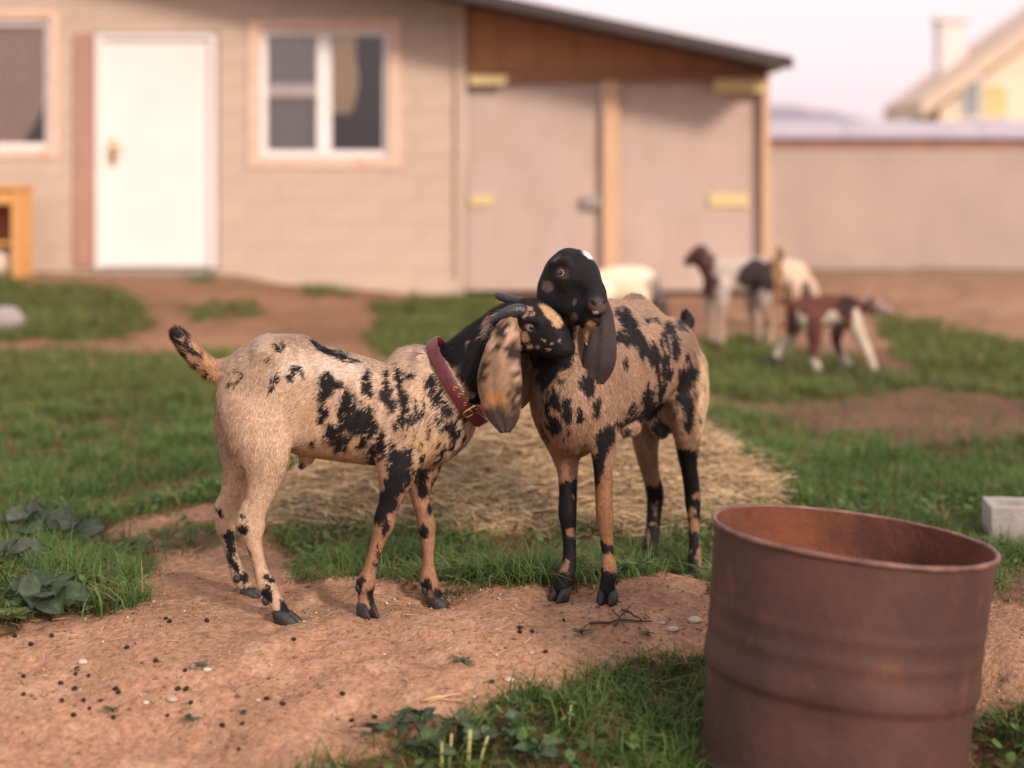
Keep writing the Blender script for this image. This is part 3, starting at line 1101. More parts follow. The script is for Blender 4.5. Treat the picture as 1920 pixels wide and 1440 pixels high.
    for yy in (y0 - 0.025, y0 - 0.002):
        for x, off in ((xl, -0.012), (xr + 3, -0.012), (xr + 3, 0.088), (xl, 0.088)):
            vs.append((hx(x), yy, rz(x, off)))
    link('fascia', pymesh('fascia', vs, [(0, 1, 2, 3), (7, 6, 5, 4), (0, 4, 5, 1), (1, 5, 6, 2), (2, 6, 7, 3), (3, 7, 4, 0)]), M['roof'], roof)
    return root


build_house()


def build_hutch():
    Y = 13.62
    s = Y / FPX
    fx = lambda x: (x - CX) * s
    fz = lambda y: CH - (y - HY) * s
    xa, xb = fx(-75), fx(46)
    za, zb = gz(xa, Y) - 0.01, fz(356)
    r = empty('wooden_hutch', ((xa + xb) / 2, Y, za), 'honey coloured wooden hutch standing against the house wall under the window', 'hutch')
    box('side', (xb - 0.02, Y, (za + zb) / 2), (0.04, 0.45, zb - za), M['wood'], r)
    box('side', (xa + 0.02, Y, (za + zb) / 2), (0.04, 0.45, zb - za), M['wood'], r)
    box('top', ((xa + xb) / 2, Y - 0.01, zb + 0.02), (xb - xa + 0.03, 0.49, 0.035), M['wood'], r)
    box('shelf', ((xa + xb) / 2, Y + 0.01, za + 0.30), (xb - xa - 0.084, 0.40, 0.03), M['wood'], r)
    box('back', ((xa + xb) / 2, Y + 0.215, (za + zb) / 2), (xb - xa - 0.084, 0.02, zb - za), M['beam'], r)
    box('rail', ((xa + xb) / 2, Y - 0.2, zb - 0.06), (xb - xa - 0.084, 0.03, 0.11), M['wood'], r)
    # pale sack inside the lower half
    c = V3(fx(2), Y - 0.02, za + 0.13)
    vs, fs = [], []
    n, m = 14, 9
    for j in range(m + 1):
        ph = math.pi * j / m
        for i in range(n):
            th = 2 * math.pi * i / n
            d = np.array([math.sin(ph) * math.cos(th), math.sin(ph) * math.sin(th), math.cos(ph)])
            k = 0.85 + 0.3 * float(vnoise(d[None], 2.2, 5)[0])
            vs.append(c + d * V3(0.15, 0.14, 0.13) * k)
    fs = [(j * n + i, j * n + (i + 1) % n, (j + 1) * n + (i + 1) % n, (j + 1) * n + i) for j in range(m) for i in range(n)]
    tag(link('sack', pymesh('sack', vs, fs, True), M['cloth'], None, c - V3(0, 0, 0.13)), 'pale lumpy sack lying in the bottom of the wooden hutch', 'sack')


build_hutch()


def build_fence():
    Y = 18.0
    s = Y / FPX
    r = empty('boundary_wall', (6.0, Y, 0), 'long pinkish plastered boundary wall with bluish coping right of the barn', 'wall')
    xa, xb = 2.2, 11.4
    zt = CH + (HY - 278) * s
    n = 1
    for i in range(n):
        a, b = xa + (xb - xa) * i / n + 0.004, xa + (xb - xa) * (i + 1) / n - 0.004
        box('wall_panel', ((a + b) / 2, Y + 0.1, zt / 2 - 0.15), (b - a, 0.2, zt + 0.3), M['plaster'], r, bev=0.01)
    n = 18
    for i in range(n):
        a, b = xa + (xb - xa) * i / n + 0.006, xa + (xb - xa) * (i + 1) / n - 0.006
        box('cap_brick', ((a + b) / 2, Y + 0.1, zt + 0.055), (b - a, 0.25, 0.10), M['copingband'], r, bev=0.008)  # brown band of short pieces below the coping
    n = 6
    for i in range(n):
        a, b = xa + (xb - xa) * i / n + 0.004, xa + (xb - xa) * (i + 1) / n - 0.004
        z0 = zt + 0.108
        q = [(Y - 0.12, z0), (Y + 0.32, z0), (Y + 0.32, z0 + 0.03), (Y + 0.10, z0 + 0.20), (Y - 0.12, z0 + 0.03)]
        vs = [(a, y, z) for y, z in q] + [(b, y, z) for y, z in q]
        fs = [tuple(range(5)), tuple(range(5, 10))[::-1]] + [(k, 5 + k, 5 + (k + 1) % 5, (k + 1) % 5) for k in range(5)]
        link('coping_sheet', pymesh('coping_sheet', vs, fs), M['coping'], r)


build_fence()


def build_far_house():
    Y = 45.0
    s = Y / FPX
    fx = lambda x: (x - CX) * s
    fz = lambda y: CH - (y - HY) * s
    xe, ze = fx(1742), fz(205)
    xr, zr = fx(2050), fz(-15)
    x2 = 2 * xr - xe
    r = empty('far_house', ((xe + x2) / 2, Y + 5, 0), 'distant cream gabled house beyond the boundary wall', 'house')
    q = [(xe + 0.3, 0), (x2 - 0.3, 0), (x2 - 0.3, ze), (xr, zr - 0.15), (xe + 0.3, ze)]
    vs = [(x, Y, z) for x, z in q] + [(x, Y + 3.4, z) for x, z in q]
    fs = [tuple(range(5)), tuple(range(5, 10))[::-1]] + [(k, 5 + k, 5 + (k + 1) % 5, (k + 1) % 5) for k in range(5)]
    link('wall', pymesh('wall', vs, fs), M['cream'], r)
    sl = (zr - ze) / (xr - xe)
    for sgn in (-1, 1):
        ex = xr + sgn * (xr - xe + 0.35)
        ez = ze - 0.35 * sl
        pts = [(xr, zr), (ex, ez), (ex, ez + 0.45), (xr, zr + 0.45)]
        vs = [(x, Y - 0.6, z) for x, z in pts] + [(x, Y + 4.0, z) for x, z in pts]
        fs = [(0, 1, 2, 3), (7, 6, 5, 4), (0, 4, 5, 1), (1, 5, 6, 2), (2, 6, 7, 3), (3, 7, 4, 0)]
        rf = link('roof', pymesh('roof', vs, fs), M['tanroof'], r)
        if sgn == -1:
            v, f = join_vf([box_vf((fx(1786) * 1.05, Y + 2.5, 4.05), (0.75, 0.75, 2.5), 0, 0.03), box_vf((fx(1786) * 1.05, Y + 2.5, 5.36), (0.95, 0.95, 0.12), 0, 0.02)])
            link('chimney', pymesh('chimney', v, f), M['greychim'], rf)
    for xa, xb, ya, yb, m in ((1806, 1834, 150, 218, 'glassgrey'), (1842, 1888, 158, 218, 'glassyellow')):
        a, b, c, d = fx(xa), fx(xb), fz(yb), fz(ya)
        wd = box('window', ((a + b) / 2, Y - 0.03, (c + d) / 2), (b - a + 0.14, 0.05, d - c + 0.14), M['upvc'], r)
        box('pane', ((a + b) / 2, Y - 0.062, (c + d) / 2), (b - a, 0.012, d - c), M[m], wd, bev=0)


build_far_house()


def build_hills():
    prof = [(900, 236), (1250, 215), (1400, 200), (1480, 197), (1555, 207), (1620, 224), (1750, 230), (2100, 234), (2700, 240)]
    Y = 420.0
    s = Y / FPX
    rows = [(-90, 0.0), (-45, 0.45), (0, 1.0), (60, 0.6), (120, 0.0)]
    xs = np.arange(900, 2700, 20)
    py = np.interp(xs, [a for a, _ in prof], [b for _, b in prof])
    vs, n = [], len(xs)
    for dy, k in rows:
        for x, p in zip(xs, py):
            z = (CH - (p - HY) * s) * k + (math.sin(x * 0.11) + math.sin(x * 0.047 + 2)) * 0.15 * k
            vs.append(((x - CX) * s, Y + dy, z - (2 if k == 0 else 0)))
    fs = [(j * n + i, j * n + i + 1, (j + 1) * n + i + 1, (j + 1) * n + i) for j in range(len(rows) - 1) for i in range(n - 1)]
    o = link('hills', pymesh('hills', vs, fs, True), M['hill'])
    o['kind'] = 'structure'
    tag(o, 'low lilac hill far beyond the boundary wall')


build_hills()

# ------------------------------------------------------------------ bodies: signed-distance modelling meshed into one skin


class Body:
    def __init__(self, lo, hi, vox):
        self.lo = np.asarray(lo, float)
        self.vox = vox
        self.n = np.ceil((np.asarray(hi, float) - self.lo) / vox).astype(int) + 1
        self.d = np.full(self.n, 1.0, np.float32)

    def seg(self, p0, p1, r0, r1, up=(0, 0, 1), k=0.02, cut=False, hard=False):
        """elliptical tapered capsule; r = (side radius, radius along up)"""
        p0, p1 = np.asarray(p0, float), np.asarray(p1, float)
        rm = max(*r0, *r1) + (0.05 if hard else max(k, 0.005) * 2) + self.vox * 2
        a = np.floor((np.minimum(p0, p1) - rm - self.lo) / self.vox).astype(int)
        b = np.ceil((np.maximum(p0, p1) + rm - self.lo) / self.vox).astype(int) + 1
        a = np.clip(a, 0, self.n)
        b = np.clip(b, 0, self.n)
        if np.any(b <= a):
            return
        g = [self.lo[i] + np.arange(a[i], b[i]) * self.vox for i in range(3)]
        X, Y, Z = g[0][:, None, None] - p0[0], g[1][None, :, None] - p0[1], g[2][None, None, :] - p0[2]
        ax = p1 - p0
        L = np.linalg.norm(ax)
        if L < 1e-5:
            ax, L = np.array([1.0, 0, 0]), 1e-5
        else:
            ax = ax / L
        up = np.asarray(up, float)
        v = up - ax * np.dot(up, ax)
        if np.linalg.norm(v) < 1e-3:
            v = np.array([0, 1.0, 0]) - ax * ax[1]
        v /= np.linalg.norm(v)
        u = np.cross(ax, v)
        t = X * ax[0] + Y * ax[1] + Z * ax[2]
        tc = np.clip(t / L, 0, 1)
        ru = r0[0] + (r1[0] - r0[0]) * tc
        rv = r0[1] + (r1[1] - r0[1]) * tc
        da = t - tc * L
        du = X * u[0] + Y * u[1] + Z * u[2]
        dv = X * v[0] + Y * v[1] + Z * v[2]
        rmn = np.minimum(ru, rv)
        d = ((np.sqrt((du / ru) ** 2 + (dv / rv) ** 2 + (da / rmn) ** 2) - 1) * rmn).astype(np.float32)
        sl = tuple(slice(a[i], b[i]) for i in range(3))
        o = self.d[sl]
        if hard:
            self.d[sl] = np.minimum(o, d)
        elif cut:
            d = -d
            h = np.clip(0.5 - 0.5 * (o - d) / k, 0, 1)
            self.d[sl] = o + (d - o) * h + k * h * (1 - h)
        else:
            h = np.clip(0.5 + 0.5 * (o - d) / k, 0, 1)
            self.d[sl] = o + (d - o) * h - k * h * (1 - h)

    def chain(self, nodes, up=(0, 0, 1), k=0.02, sub=4):
        P_ = np.array([np.concatenate([np.asarray(p, float), np.asarray(r, float)]) for p, r in nodes])
        m = len(P_)
        t = np.linspace(0, m - 1, (m - 1) * sub + 1)
        i = np.minimum(t.astype(int), m - 2)
        f = (t - i)[:, None]
        g = lambda q: P_[np.clip(q, 0, m - 1)]
        p0, p1, p2, p3 = g(i - 1), g(i), g(i + 1), g(i + 2)
        C = 0.5 * (2 * p1 + (p2 - p0) * f + (2 * p0 - 5 * p1 + 4 * p2 - p3) * f ** 2 + (3 * p1 - p0 - 3 * p2 + p3) * f ** 3)
        C[:, 3:] = np.maximum(C[:, 3:], 0.004)
        main, self.d = self.d, np.full(self.n, 1.0, np.float32)
        for a, b in zip(C[:-1], C[1:]):
            self.seg(a[:3], b[:3], a[3:], b[3:], up, 0.004, hard=True)
        d, o = self.d, main
        near = d < 0.9
        h = np.clip(0.5 + 0.5 * (o - d) / k, 0, 1)
        self.d = np.where(near, o + (d - o) * h - k * h * (1 - h), o).astype(np.float32)

    def mesh(self):
        d = self.d
        s = d < 0
        n = self.n
        c = [s[i:n[0] - 1 + i, j:n[1] - 1 + j, k:n[2] - 1 + k] for i in (0, 1) for j in (0, 1) for k in (0, 1)]
        cnt = sum(x.astype(np.int8) for x in c)
        act = (cnt > 0) & (cnt < 8)
        I = np.argwhere(act)
        vid = np.full(act.shape, -1, np.int64)
        vid[act] = np.arange(len(I))
        acc = np.zeros((len(I), 3))
        num = np.zeros(len(I))
        corners = [(i, j, k) for i in (0, 1) for j in (0, 1) for k in (0, 1)]
        val = {cc: d[I[:, 0] + cc[0], I[:, 1] + cc[1], I[:, 2] + cc[2]] for cc in corners}
        for a in corners:
            for axis in range(3):
                if a[axis] == 0:
                    b = list(a)
                    b[axis] = 1
                    b = tuple(b)
                    va, vb = val[a], val[b]
                    m = (va < 0) != (vb < 0)
                    t = np.where(m, va / np.where(m, va - vb, 1), 0)
                    pt = np.array(a, float)[None] + t[:, None] * (np.array(b) - np.array(a))[None]
                    acc += pt * m[:, None]
                    num += m
        verts = self.lo + (I + acc / num[:, None]) * self.vox
        quads = []
        for axis in range(3):
            o1, o2 = [(1, 2), (2, 0), (0, 1)][axis]
            sl0 = [slice(None)] * 3
            sl1 = [slice(None)] * 3
            sl0[axis] = slice(0, n[axis] - 1)
            sl1[axis] = slice(1, n[axis])
            m = s[tuple(sl0)] != s[tuple(sl1)]
            E = np.argwhere(m)
            ok = (E[:, o1] > 0) & (E[:, o2] > 0) & (E[:, o1] < n[o1] - 1) & (E[:, o2] < n[o2] - 1)
            E = E[ok]
            flip = s[E[:, 0], E[:, 1], E[:, 2]]
            q = []
            for da, db in ((0, 0), (-1, 0), (-1, -1), (0, -1)):
                e = E.copy()
                e[:, o1] += da
                e[:, o2] += db
                q.append(vid[e[:, 0], e[:, 1], e[:, 2]])
            q = np.stack(q, -1)
            q = np.where(flip[:, None], q, q[:, ::-1])
            quads.append(q)
        q = np.concatenate(quads)
        # two relaxing passes
        for _ in range(2):
            su = np.zeros_like(verts)
            nu = np.zeros(len(verts))
            for a in range(4):
                b = (a + 1) % 4
                np.add.at(su, q[:, a], verts[q[:, b]])
                np.add.at(nu, q[:, a], 1)
            verts = verts * 0.5 + 0.5 * su / np.maximum(nu, 1)[:, None]
        e1 = verts[q[:, 2]] - verts[q[:, 0]]
        e2 = verts[q[:, 3]] - verts[q[:, 1]]
        fn = np.cross(e1, e2)
        nm = np.zeros_like(verts)
        for a in range(4):
            np.add.at(nm, q[:, a], fn)
        nm /= np.linalg.norm(nm, axis=1)[:, None] + 1e-12
        return verts, q, nm


def blobs(u, v, spec, g=1.0):
    """coat marks: list of (x, y, rx, ry, degrees, strength) -> field >0 inside"""
    f = np.full(u.shape, -9.0)
    for b in spec:
        x, y, rx, ry = b[:4]
        rx, ry = rx * g, ry * g
        a = math.radians(b[4]) if len(b) > 4 else 0
        du, dv = u - x, v - y
        p = (du * math.cos(a) + dv * math.sin(a)) / rx
        q = (-du * math.sin(a) + dv * math.cos(a)) / ry
        f = np.maximum(f, 1 - np.sqrt(p * p + q * q))
    return f


def fur(name, verts, quads, nm, colfun, flow, lenfun, n, parent, width=0.0015, lift=0.27):
    e1 = verts[quads[:, 2]] - verts[quads[:, 0]]
    e2 = verts[quads[:, 3]] - verts[quads[:, 1]]
    ar = np.linalg.norm(np.cross(e1, e2), axis=1)
    ctr = verts[quads].mean(1)
    wt = ar * (lenfun(ctr) > 0)
    idx = RNG.choice(len(quads), n, p=wt / wt.sum())
    a, b = RNG.random((n, 1)), RNG.random((n, 1))
    q = quads[idx]
    p = (verts[q[:, 0]] * (1 - a) + verts[q[:, 1]] * a) * (1 - b) + (verts[q[:, 3]] * (1 - a) + verts[q[:, 2]] * a) * b
    nn = nm[q[:, 0]]
    fl = flow(p, nn)
    fl = fl + RNG.normal(0, 0.22, fl.shape)
    fl = fl - nn * np.sum(fl * nn, 1, keepdims=True)
    fl /= np.linalg.norm(fl, axis=1, keepdims=True) + 1e-9
    L = lenfun(p) * RNG.uniform(0.55, 1.25, n)
    lf = lift * RNG.uniform(0.3, 1.6, (n, 1))
    sd = np.cross(fl, nn)
    wd = width * RNG.uniform(0.7, 1.3, (n, 1))
    m1 = p + fl * (L * 0.5)[:, None] + nn * (L[:, None] * 0.5 * lf)
    t1 = p + fl * L[:, None] * 0.97 + nn * (L[:, None] * 0.62 * lf)
    base = p - nn * 0.001
    V = np.stack([base - sd * wd * 0.5, base + sd * wd * 0.5, m1 + sd * wd * 0.42, m1 - sd * wd * 0.42, t1], 1).reshape(-1, 3)
    o = (np.arange(n) * 5)[:, None]
    tri = np.concatenate([o + np.array([[0, 1, 2]]), o + np.array([[0, 2, 3]]), o + np.array([[3, 2, 4]])])
    jit = RNG.normal(0, .0022, (n, 3))
    clump = .72 + .56 * fbm(p * np.array([1, 1, .5]), 130, 2, 201)
    c = colfun(p + jit, nn) * RNG.uniform(0.62, 1.34, (n, 1)) * clump[:, None]
    me = mesh_fast(name, V, tri, 3)
    set_col(me, np.clip(np.repeat(c, 5, 0), 0, 1))
    smooth(me)
    nv = np.repeat(nn + 0.25 * fl * 0, 5, 0)
    nv /= np.linalg.norm(nv, axis=1, keepdims=True)
    me.normals_split_custom_set_from_vertices(nv.astype(np.float32))
    ob = link(name, me, M['hair'], parent)
    ob['kind'] = 'stuff'
    return ob


def ear_mesh(centers, halfw, cup, face, thick=0.005, n=10, droop=None):
    """hanging ear: a curved thick leaf; centers (m,3), halfw (m,), face = outward direction of the flat side"""
    C = np.asarray(centers, float)
    m0 = len(C)
    t0 = np.linspace(0, 1, m0)
    t = np.linspace(0, 1, 26)

    def cub(y):
        # Catmull-Rom through the given stations
        y = np.asarray(y, float)
        out = []
        for tt in t:
            s = tt * (m0 - 1)
            i = min(int(s), m0 - 2)
            f = s - i
            p0, p1, p2, p3 = y[max(i - 1, 0)], y[i], y[i + 1], y[min(i + 2, m0 - 1)]
            out.append(0.5 * (2 * p1 + (p2 - p0) * f + (2 * p0 - 5 * p1 + 4 * p2 - p3) * f * f + (3 * p1 - p0 - 3 * p2 + p3) * f ** 3))
        return np.array(out)
    CC = cub(C)
    HW_ = np.maximum(cub(halfw), 0.002)
    face = np.asarray(face, float)
    face /= np.linalg.norm(face)
    front, back = [], []
    for i in range(len(t)):
        tg = CC[min(i + 1, len(t) - 1)] - CC[max(i - 1, 0)]
        tg /= np.linalg.norm(tg)
        sd = np.cross(tg, face)
        sd /= np.linalg.norm(sd)
        nr = np.cross(sd, tg)
        for j in range(n + 1):
            s = j / n * 2 - 1
            p = CC[i] + sd * s * HW_[i] + nr * (-cup * (s * s) * HW_[i] + 0.004 * math.sin(5 * t[i] + 2 * s) + 0.003 * math.sin(9 * s + 4 * t[i]))
            th = thick * (1 - 0.75 * s * s) * (1.6 - t[i])
            front.append(p + nr * th / 2)
            back.append(p - nr * th / 2)
    V = np.array(front + back)
    K = n + 1
    mrow = len(t)
    off = mrow * K
    fs = []
    for i in range(mrow - 1):
        for j in range(n):
            a = i * K + j
            fs.append((a, a + 1, a + K + 1, a + K))
            fs.append((off + a, off + a + K, off + a + K + 1, off + a + 1))
        fs.append((i * K, (i + 1) * K, off + (i + 1) * K, off + i * K))
        fs.append((i * K + n, off + i * K + n, off + (i + 1) * K + n, (i + 1) * K + n))
    for j in range(n):
        fs.append((j, off + j, off + j + 1, j + 1))
        a = (mrow - 1) * K + j
        fs.append((a, a + 1, off + a + 1, off + a))
    return V, fs


def hoof(name, top, sole, fwd, parent, r=0.021):
    """cloven hoof: two toes side by side with a cleft, sitting on the sole point"""
    fwd = np.asarray(fwd, float)
    fwd = fwd / np.linalg.norm(fwd)
    sd = np.array([-fwd[1], fwd[0], 0])
    vs, fs = [], []
    h = max(top[2] - sole[2], 0.02)
    for sg in (-1, 1):
        rings = []
        for z, ln, wd, sh in ((0.0, 1.30, 0.62, 0.16), (0.12, 1.34, 0.66, 0.17), (0.55, 1.10, 0.60, 0.04), (0.9, 0.86, 0.50, -0.12), (1.05, 0.5, 0.3, -0.2)):
            c = np.array(sole) + (np.array(top) - np.array(sole)) * np.array([z, z, 0]) * 1.0
            c = np.array([c[0], c[1], sole[2] + h * z]) + sd * sg * r * 0.54 + fwd * r * sh
            ring = []
            for k in range(10):
                a = 2 * math.pi * k / 10
                e = math.cos(a)
                el = ln * (1.15 if e > 0 else 0.95)
                taper = 1 - 0.45 * max(e, 0) ** 2
                ring.append(c + fwd * e * r * el + sd * math.sin(a) * r * wd * taper)
            rings.append(ring)
        o = len(vs)
        for rg in rings:
            vs += rg
        for i in range(len(rings) - 1):
            for k in range(10):
                j = (k + 1) % 10
                fs.append((o + i * 10 + k, o + i * 10 + j, o + (i + 1) * 10 + j, o + (i + 1) * 10 + k))
        fs.append(tuple(o + k for k in range(10))[::-1])
        fs.append(tuple(o + (len(rings) - 1) * 10 + k for k in range(10)))
    return link(name, pymesh(name, vs, fs, True), M['hoof'], parent)


def eye(parent, p, nrm, r=0.0115, lid=(0.05, 0.035, 0.035)):
    """eyeball with amber iris ring, dark bar pupil and a lid rim"""
    p, nrm = np.asarray(p, float), np.asarray(nrm, float)
    nrm /= np.linalg.norm(nrm)
    s = np.cross((0, 0, 1), nrm)
    s /= np.linalg.norm(s)
    u = np.cross(nrm, s)
    c = p - nrm * r * 0.55
    n, m = 20, 12
    vs = []
    for j in range(m + 1):
        ph = math.pi * j / m
        for i in range(n):
            th = 2 * math.pi * i / n
            vs.append(c + r * (nrm * math.cos(ph) + s * math.sin(ph) * math.cos(th) + u * math.sin(ph) * math.sin(th)))
    fs = [(j * n + i, j * n + (i + 1) % n, (j + 1) * n + (i + 1) % n, (j + 1) * n + i) for j in range(m) for i in range(n)]
    e = link('eye', pymesh('eye', vs, fs, True), M['eye'], parent)
    # pupil: a cap just proud of the ball, wider than tall
    vs = [c + nrm * r * 1.015]
    for j, w_ in enumerate((.4, .75, 1.0)):
        for k in range(18):
            a = 2 * math.pi * k / 18
            q = s * math.cos(a) * r * 0.74 * w_ + u * math.sin(a) * r * 0.66 * w_
            vs.append(c + q + nrm * math.sqrt(max((r * 1.015) ** 2 - q @ q, 1e-9)))
    fs = [(0, 1 + k, 1 + (k + 1) % 18) for k in range(18)]
    for j in range(2):
        fs += [(1 + j * 18 + k, 1 + (j + 1) * 18 + k, 1 + (j + 1) * 18 + (k + 1) % 18, 1 + j * 18 + (k + 1) % 18) for k in range(18)]
    link('pupil', pymesh('pupil', vs, fs, True), M['pupil'], e)
    ring = []
    for k in range(21):
        a = 2 * math.pi * k / 20
        ring.append(c + s * math.cos(a) * r * 1.12 + u * math.sin(a) * r * 0.86 + nrm * r * 0.42 * (1 - 0.4 * abs(math.cos(a))))
    v, f = tube_vf(ring, r * 0.26, 7, cap=False)
    me = pymesh('eyelid', v, f, True)
    set_col(me, np.tile(np.array(lid), (len(v), 1)))
    link('eyelid', me, M['skin'], e)
    return e


class Skin:
    """finished body mesh with ray casts for placing eyes, collars and the like"""

    def __init__(self, b):
        self.v, self.q, self.n = b.mesh()
        self.bvh = BVHTree.FromPolygons(self.v.tolist(), self.q.tolist())

    def hit(self, px, py):
        d = Vector(P(px, py, 1.0) - V3(0, 0, CH)).normalized()
        h = self.bvh.ray_cast(Vector((0, 0, CH)), d)
        return (np.array(h[0]), np.array(h[1])) if h[0] is not None else (None, None)

BLACK = np.array([0.011, 0.010, 0.012])


def mixc(a, b, t):
    return a + (b - a) * np.clip(t, 0, 1)[:, None]


def ellipsoid(name, c, r, mat, parent, fwd=(1, 0, 0), n=10, m=7):
    fwd = np.asarray(fwd, float)
    fwd /= np.linalg.norm(fwd)
    sd = np.cross(fwd, (0, 0, 1))
    sd /= np.linalg.norm(sd) + 1e-9
    up = np.cross(sd, fwd)
    vs = []
    for j in range(m + 1):
        ph = math.pi * j / m
        for i in range(n):
            th = 2 * math.pi * i / n
            vs.append(np.asarray(c) + fwd * r[0] * math.cos(ph) + sd * r[1] * math.sin(ph) * math.cos(th) + up * r[2] * math.sin(ph) * math.sin(th))
    fs = [(j * n + i, j * n + (i + 1) % n, (j + 1) * n + (i + 1) % n, (j + 1) * n + i) for j in range(m) for i in range(n)]
    return link(name, pymesh(name, vs, fs, True), mat, parent)


def horn_mesh(name, pts, rad, parent, flat=0.75):
    pts = np.asarray(pts, float)
    m = len(pts)
    t = np.linspace(0, m - 1, 16)
    i = np.minimum(t.astype(int), m - 2)
    f = (t - i)[:, None]
    g = lambda k: pts[np.clip(k, 0, m - 1)]
    p0, p1, p2, p3 = g(i - 1), g(i), g(i + 1), g(i + 2)
    C = 0.5 * (2 * p1 + (p2 - p0) * f + (2 * p0 - 5 * p1 + 4 * p2 - p3) * f ** 2 + (3 * p1 - p0 - 3 * p2 + p3) * f ** 3)
    R = np.interp(t, np.arange(m), rad) * (1 + 0.04 * np.sin(t * 22))
    v, fs = tube_vf(C, R, 12, True, flat)
    return link(name, pymesh(name, v, fs, True), M['horn'], parent)


# ------------------------------------------------------------------ the cream spotted goat with the collar
def goat_with_collar():
    YC, YN, YF = 3.98, 3.885, 4.07
    b = Body((-0.90, 3.70, -0.06), (0.20, 4.22, 0.82), 0.0044)

    def nd(x, y, Y, v, u=None):
        r = v / 750.0
        return (P(x, y, Y), (u if u else r, r))
    tor = [nd(452, 712, YC, 42, .066), nd(500, 711, YC, 76, .090), nd(565, 744, YC, 101, .105), nd(640, 762, YC, 100, .120), nd(715, 776, YC, 95, .118),
           nd(782, 778, YC, 106, .098), nd(832, 776, YC, 78, .080), nd(850, 778, YC, 55, .062)]
    b.chain(tor, k=0.03)
    b.seg(P(770, 690, YC), P(812, 690, YC), (.045, .05), (.05, .05), k=0.04)          # withers
    b.seg(P(505, 655, YC), P(560, 655, YC), (.05, .028), (.05, .028), k=0.04)         # croup
    # neck
    nk = [nd(800, 738, YC, 76, .076), nd(848, 714, 3.955, 63, .062), nd(898, 668, 3.93, 56, .055), nd(945, 625, 3.915, 47, .050)]
    b.chain(nk, k=0.03)
    # head
    b.seg(P(962, 606, 3.912), P(1004, 608, 3.892), (.050, .050), (.047, .050), k=0.025)
    b.seg(P(1004, 608, 3.892), P(1038, 634, 3.874), (.047, .050), (.036, .040), k=0.015)
    b.seg(P(1038, 634, 3.874), P(1058, 652, 3.866), (.036, .038), (.030, .026), k=0.015)
    b.seg(P(998, 588, 3.885), P(1034, 606, 3.868), (.030, .026), (.026, .028), k=0.02)  # arched nose
    b.seg(P(985, 642, 3.898), P(1046, 657, 3.872), (.032, .024), (.024, .018), k=0.02)  # jaw
    b.seg(P(984, 572, 3.90), P(1000, 572, 3.895), (.026, .016), (.026, .016), k=0.02)   # poll tuft
    b.seg(P(986, 600, 3.848), P(1006, 601, 3.845), (.009, .008), (.009, .008), k=0.016)  # brow
    b.seg(P(997, 614, 3.838), P(998, 615, 3.838), (.010, .009), (.010, .009), k=0.012, cut=True)
    b.seg(P(1040, 668, 3.852), P(1064, 664, 3.85), (.004, .004), (.003, .003), k=0.006, cut=True)
    # tail
    b.chain([nd(440, 694, YC, 20), nd(405, 694, YC, 19), nd(375, 676, YC, 19), nd(350, 647, YC, 18), nd(336, 630, YC, 15)], k=0.02)
    # legs
    X = (1, 0, 0)

    def leg(nodes, k=0.022):
        b.chain([(P(x, y, Y), (u / 750, v / 750)) for x, y, Y, v, u in nodes], up=X, k=k)
    leg([(472, 735, 3.93, 62, 30), (482, 800, 3.895, 60, 30), (500, 862, 3.885, 42, 26), (490, 920, YN, 27, 21), (478, 958, YN, 21, 17), (473, 988, YN, 23, 17.5), (475, 1012, YN, 16.5, 14),
         (482, 1042, YN, 12.5, 11), (491, 1076, YN, 13, 12), (499, 1096, YN, 17.5, 14.5), (510, 1116, YN, 14, 12.5), (522, 1136, YN, 13.5, 12.5), (528, 1150, YN, 14.5, 12.5)])
    b.seg(P(462, 950, YN), P(454, 980, YN), (.010, .010), (.014, .013), up=(1, 0, 0), k=0.02)
    leg([(464, 740, 4.03, 58, 30), (458, 810, 4.065, 54, 28), (452, 880, YF, 33, 24), (437, 925, YF, 24, 20), (424, 962, YF, 19, 16), (423, 988, YF, 19, 15.5), (428, 1012, YF, 13.5, 12.5),
         (435, 1040, YF, 11.5, 10.5), (444, 1068, 4.075, 13, 11.5), (450, 1084, 4.08, 15.5, 13), (459, 1096, 4.08, 12.5, 11.5), (464, 1106, 4.08, 12.5, 11)])
    b.seg(P(414, 942, YF), P(408, 966, YF), (.010, .010), (.013, .012), up=(1, 0, 0), k=0.016)
    leg([(782, 770, 3.92, 62, 30), (752, 862, 3.895, 44, 30), (740, 905, YN, 29, 24), (732, 938, YN, 20, 18), (724, 962, YN, 19, 17.5), (719, 984, YN, 19.5, 17.5), (711, 1008, YN, 13.5, 13),
         (701, 1042, YN, 12, 11), (692, 1072, YN, 13, 12), (686, 1092, YN, 18, 15.5), (685, 1112, YN, 14, 13), (687, 1135, YN, 15.5, 14)])
    leg([(795, 780, 4.03, 58, 30), (792, 870, 4.045, 36, 28), (786, 920, 4.05, 20, 19), (793, 955, 4.05, 16, 16), (799, 982, 4.05, 18, 16.5), (802, 1004, 4.05, 14.5, 13.5), (803, 1026, 4.045, 11.5, 11.5),
         (803, 1060, 4.04, 11.5, 11), (804, 1088, 4.035, 17, 15), (811, 1106, 4.03, 13.5, 12.5), (818, 1125, 4.03, 14.5, 13.5)])
    b.seg(P(575, 860, YC), P(568, 872, YC), (.014, .018), (.008, .008), k=0.015)
    b.seg(P(450, 800, 3.985), P(452, 860, 3.985), (.03, .03), (.02, .02), k=0.02)
    b.seg(P(792, 676, 3.925), P(762, 800, 3.888), (.012, .012), (.022, .022), k=0.03)          # shoulder blade
    b.seg(P(496, 662, 3.925), P(520, 668, 3.915), (.016, .016), (.012, .012), k=0.03)            # hip bone
    b.seg(P(572, 745, 3.845), P(585, 790, 3.845), (.018, .03), (.014, .03), k=0.06, cut=True)    # hollow flank
    sk = Skin(b)
    uu, vv_ = proj(sk.v)
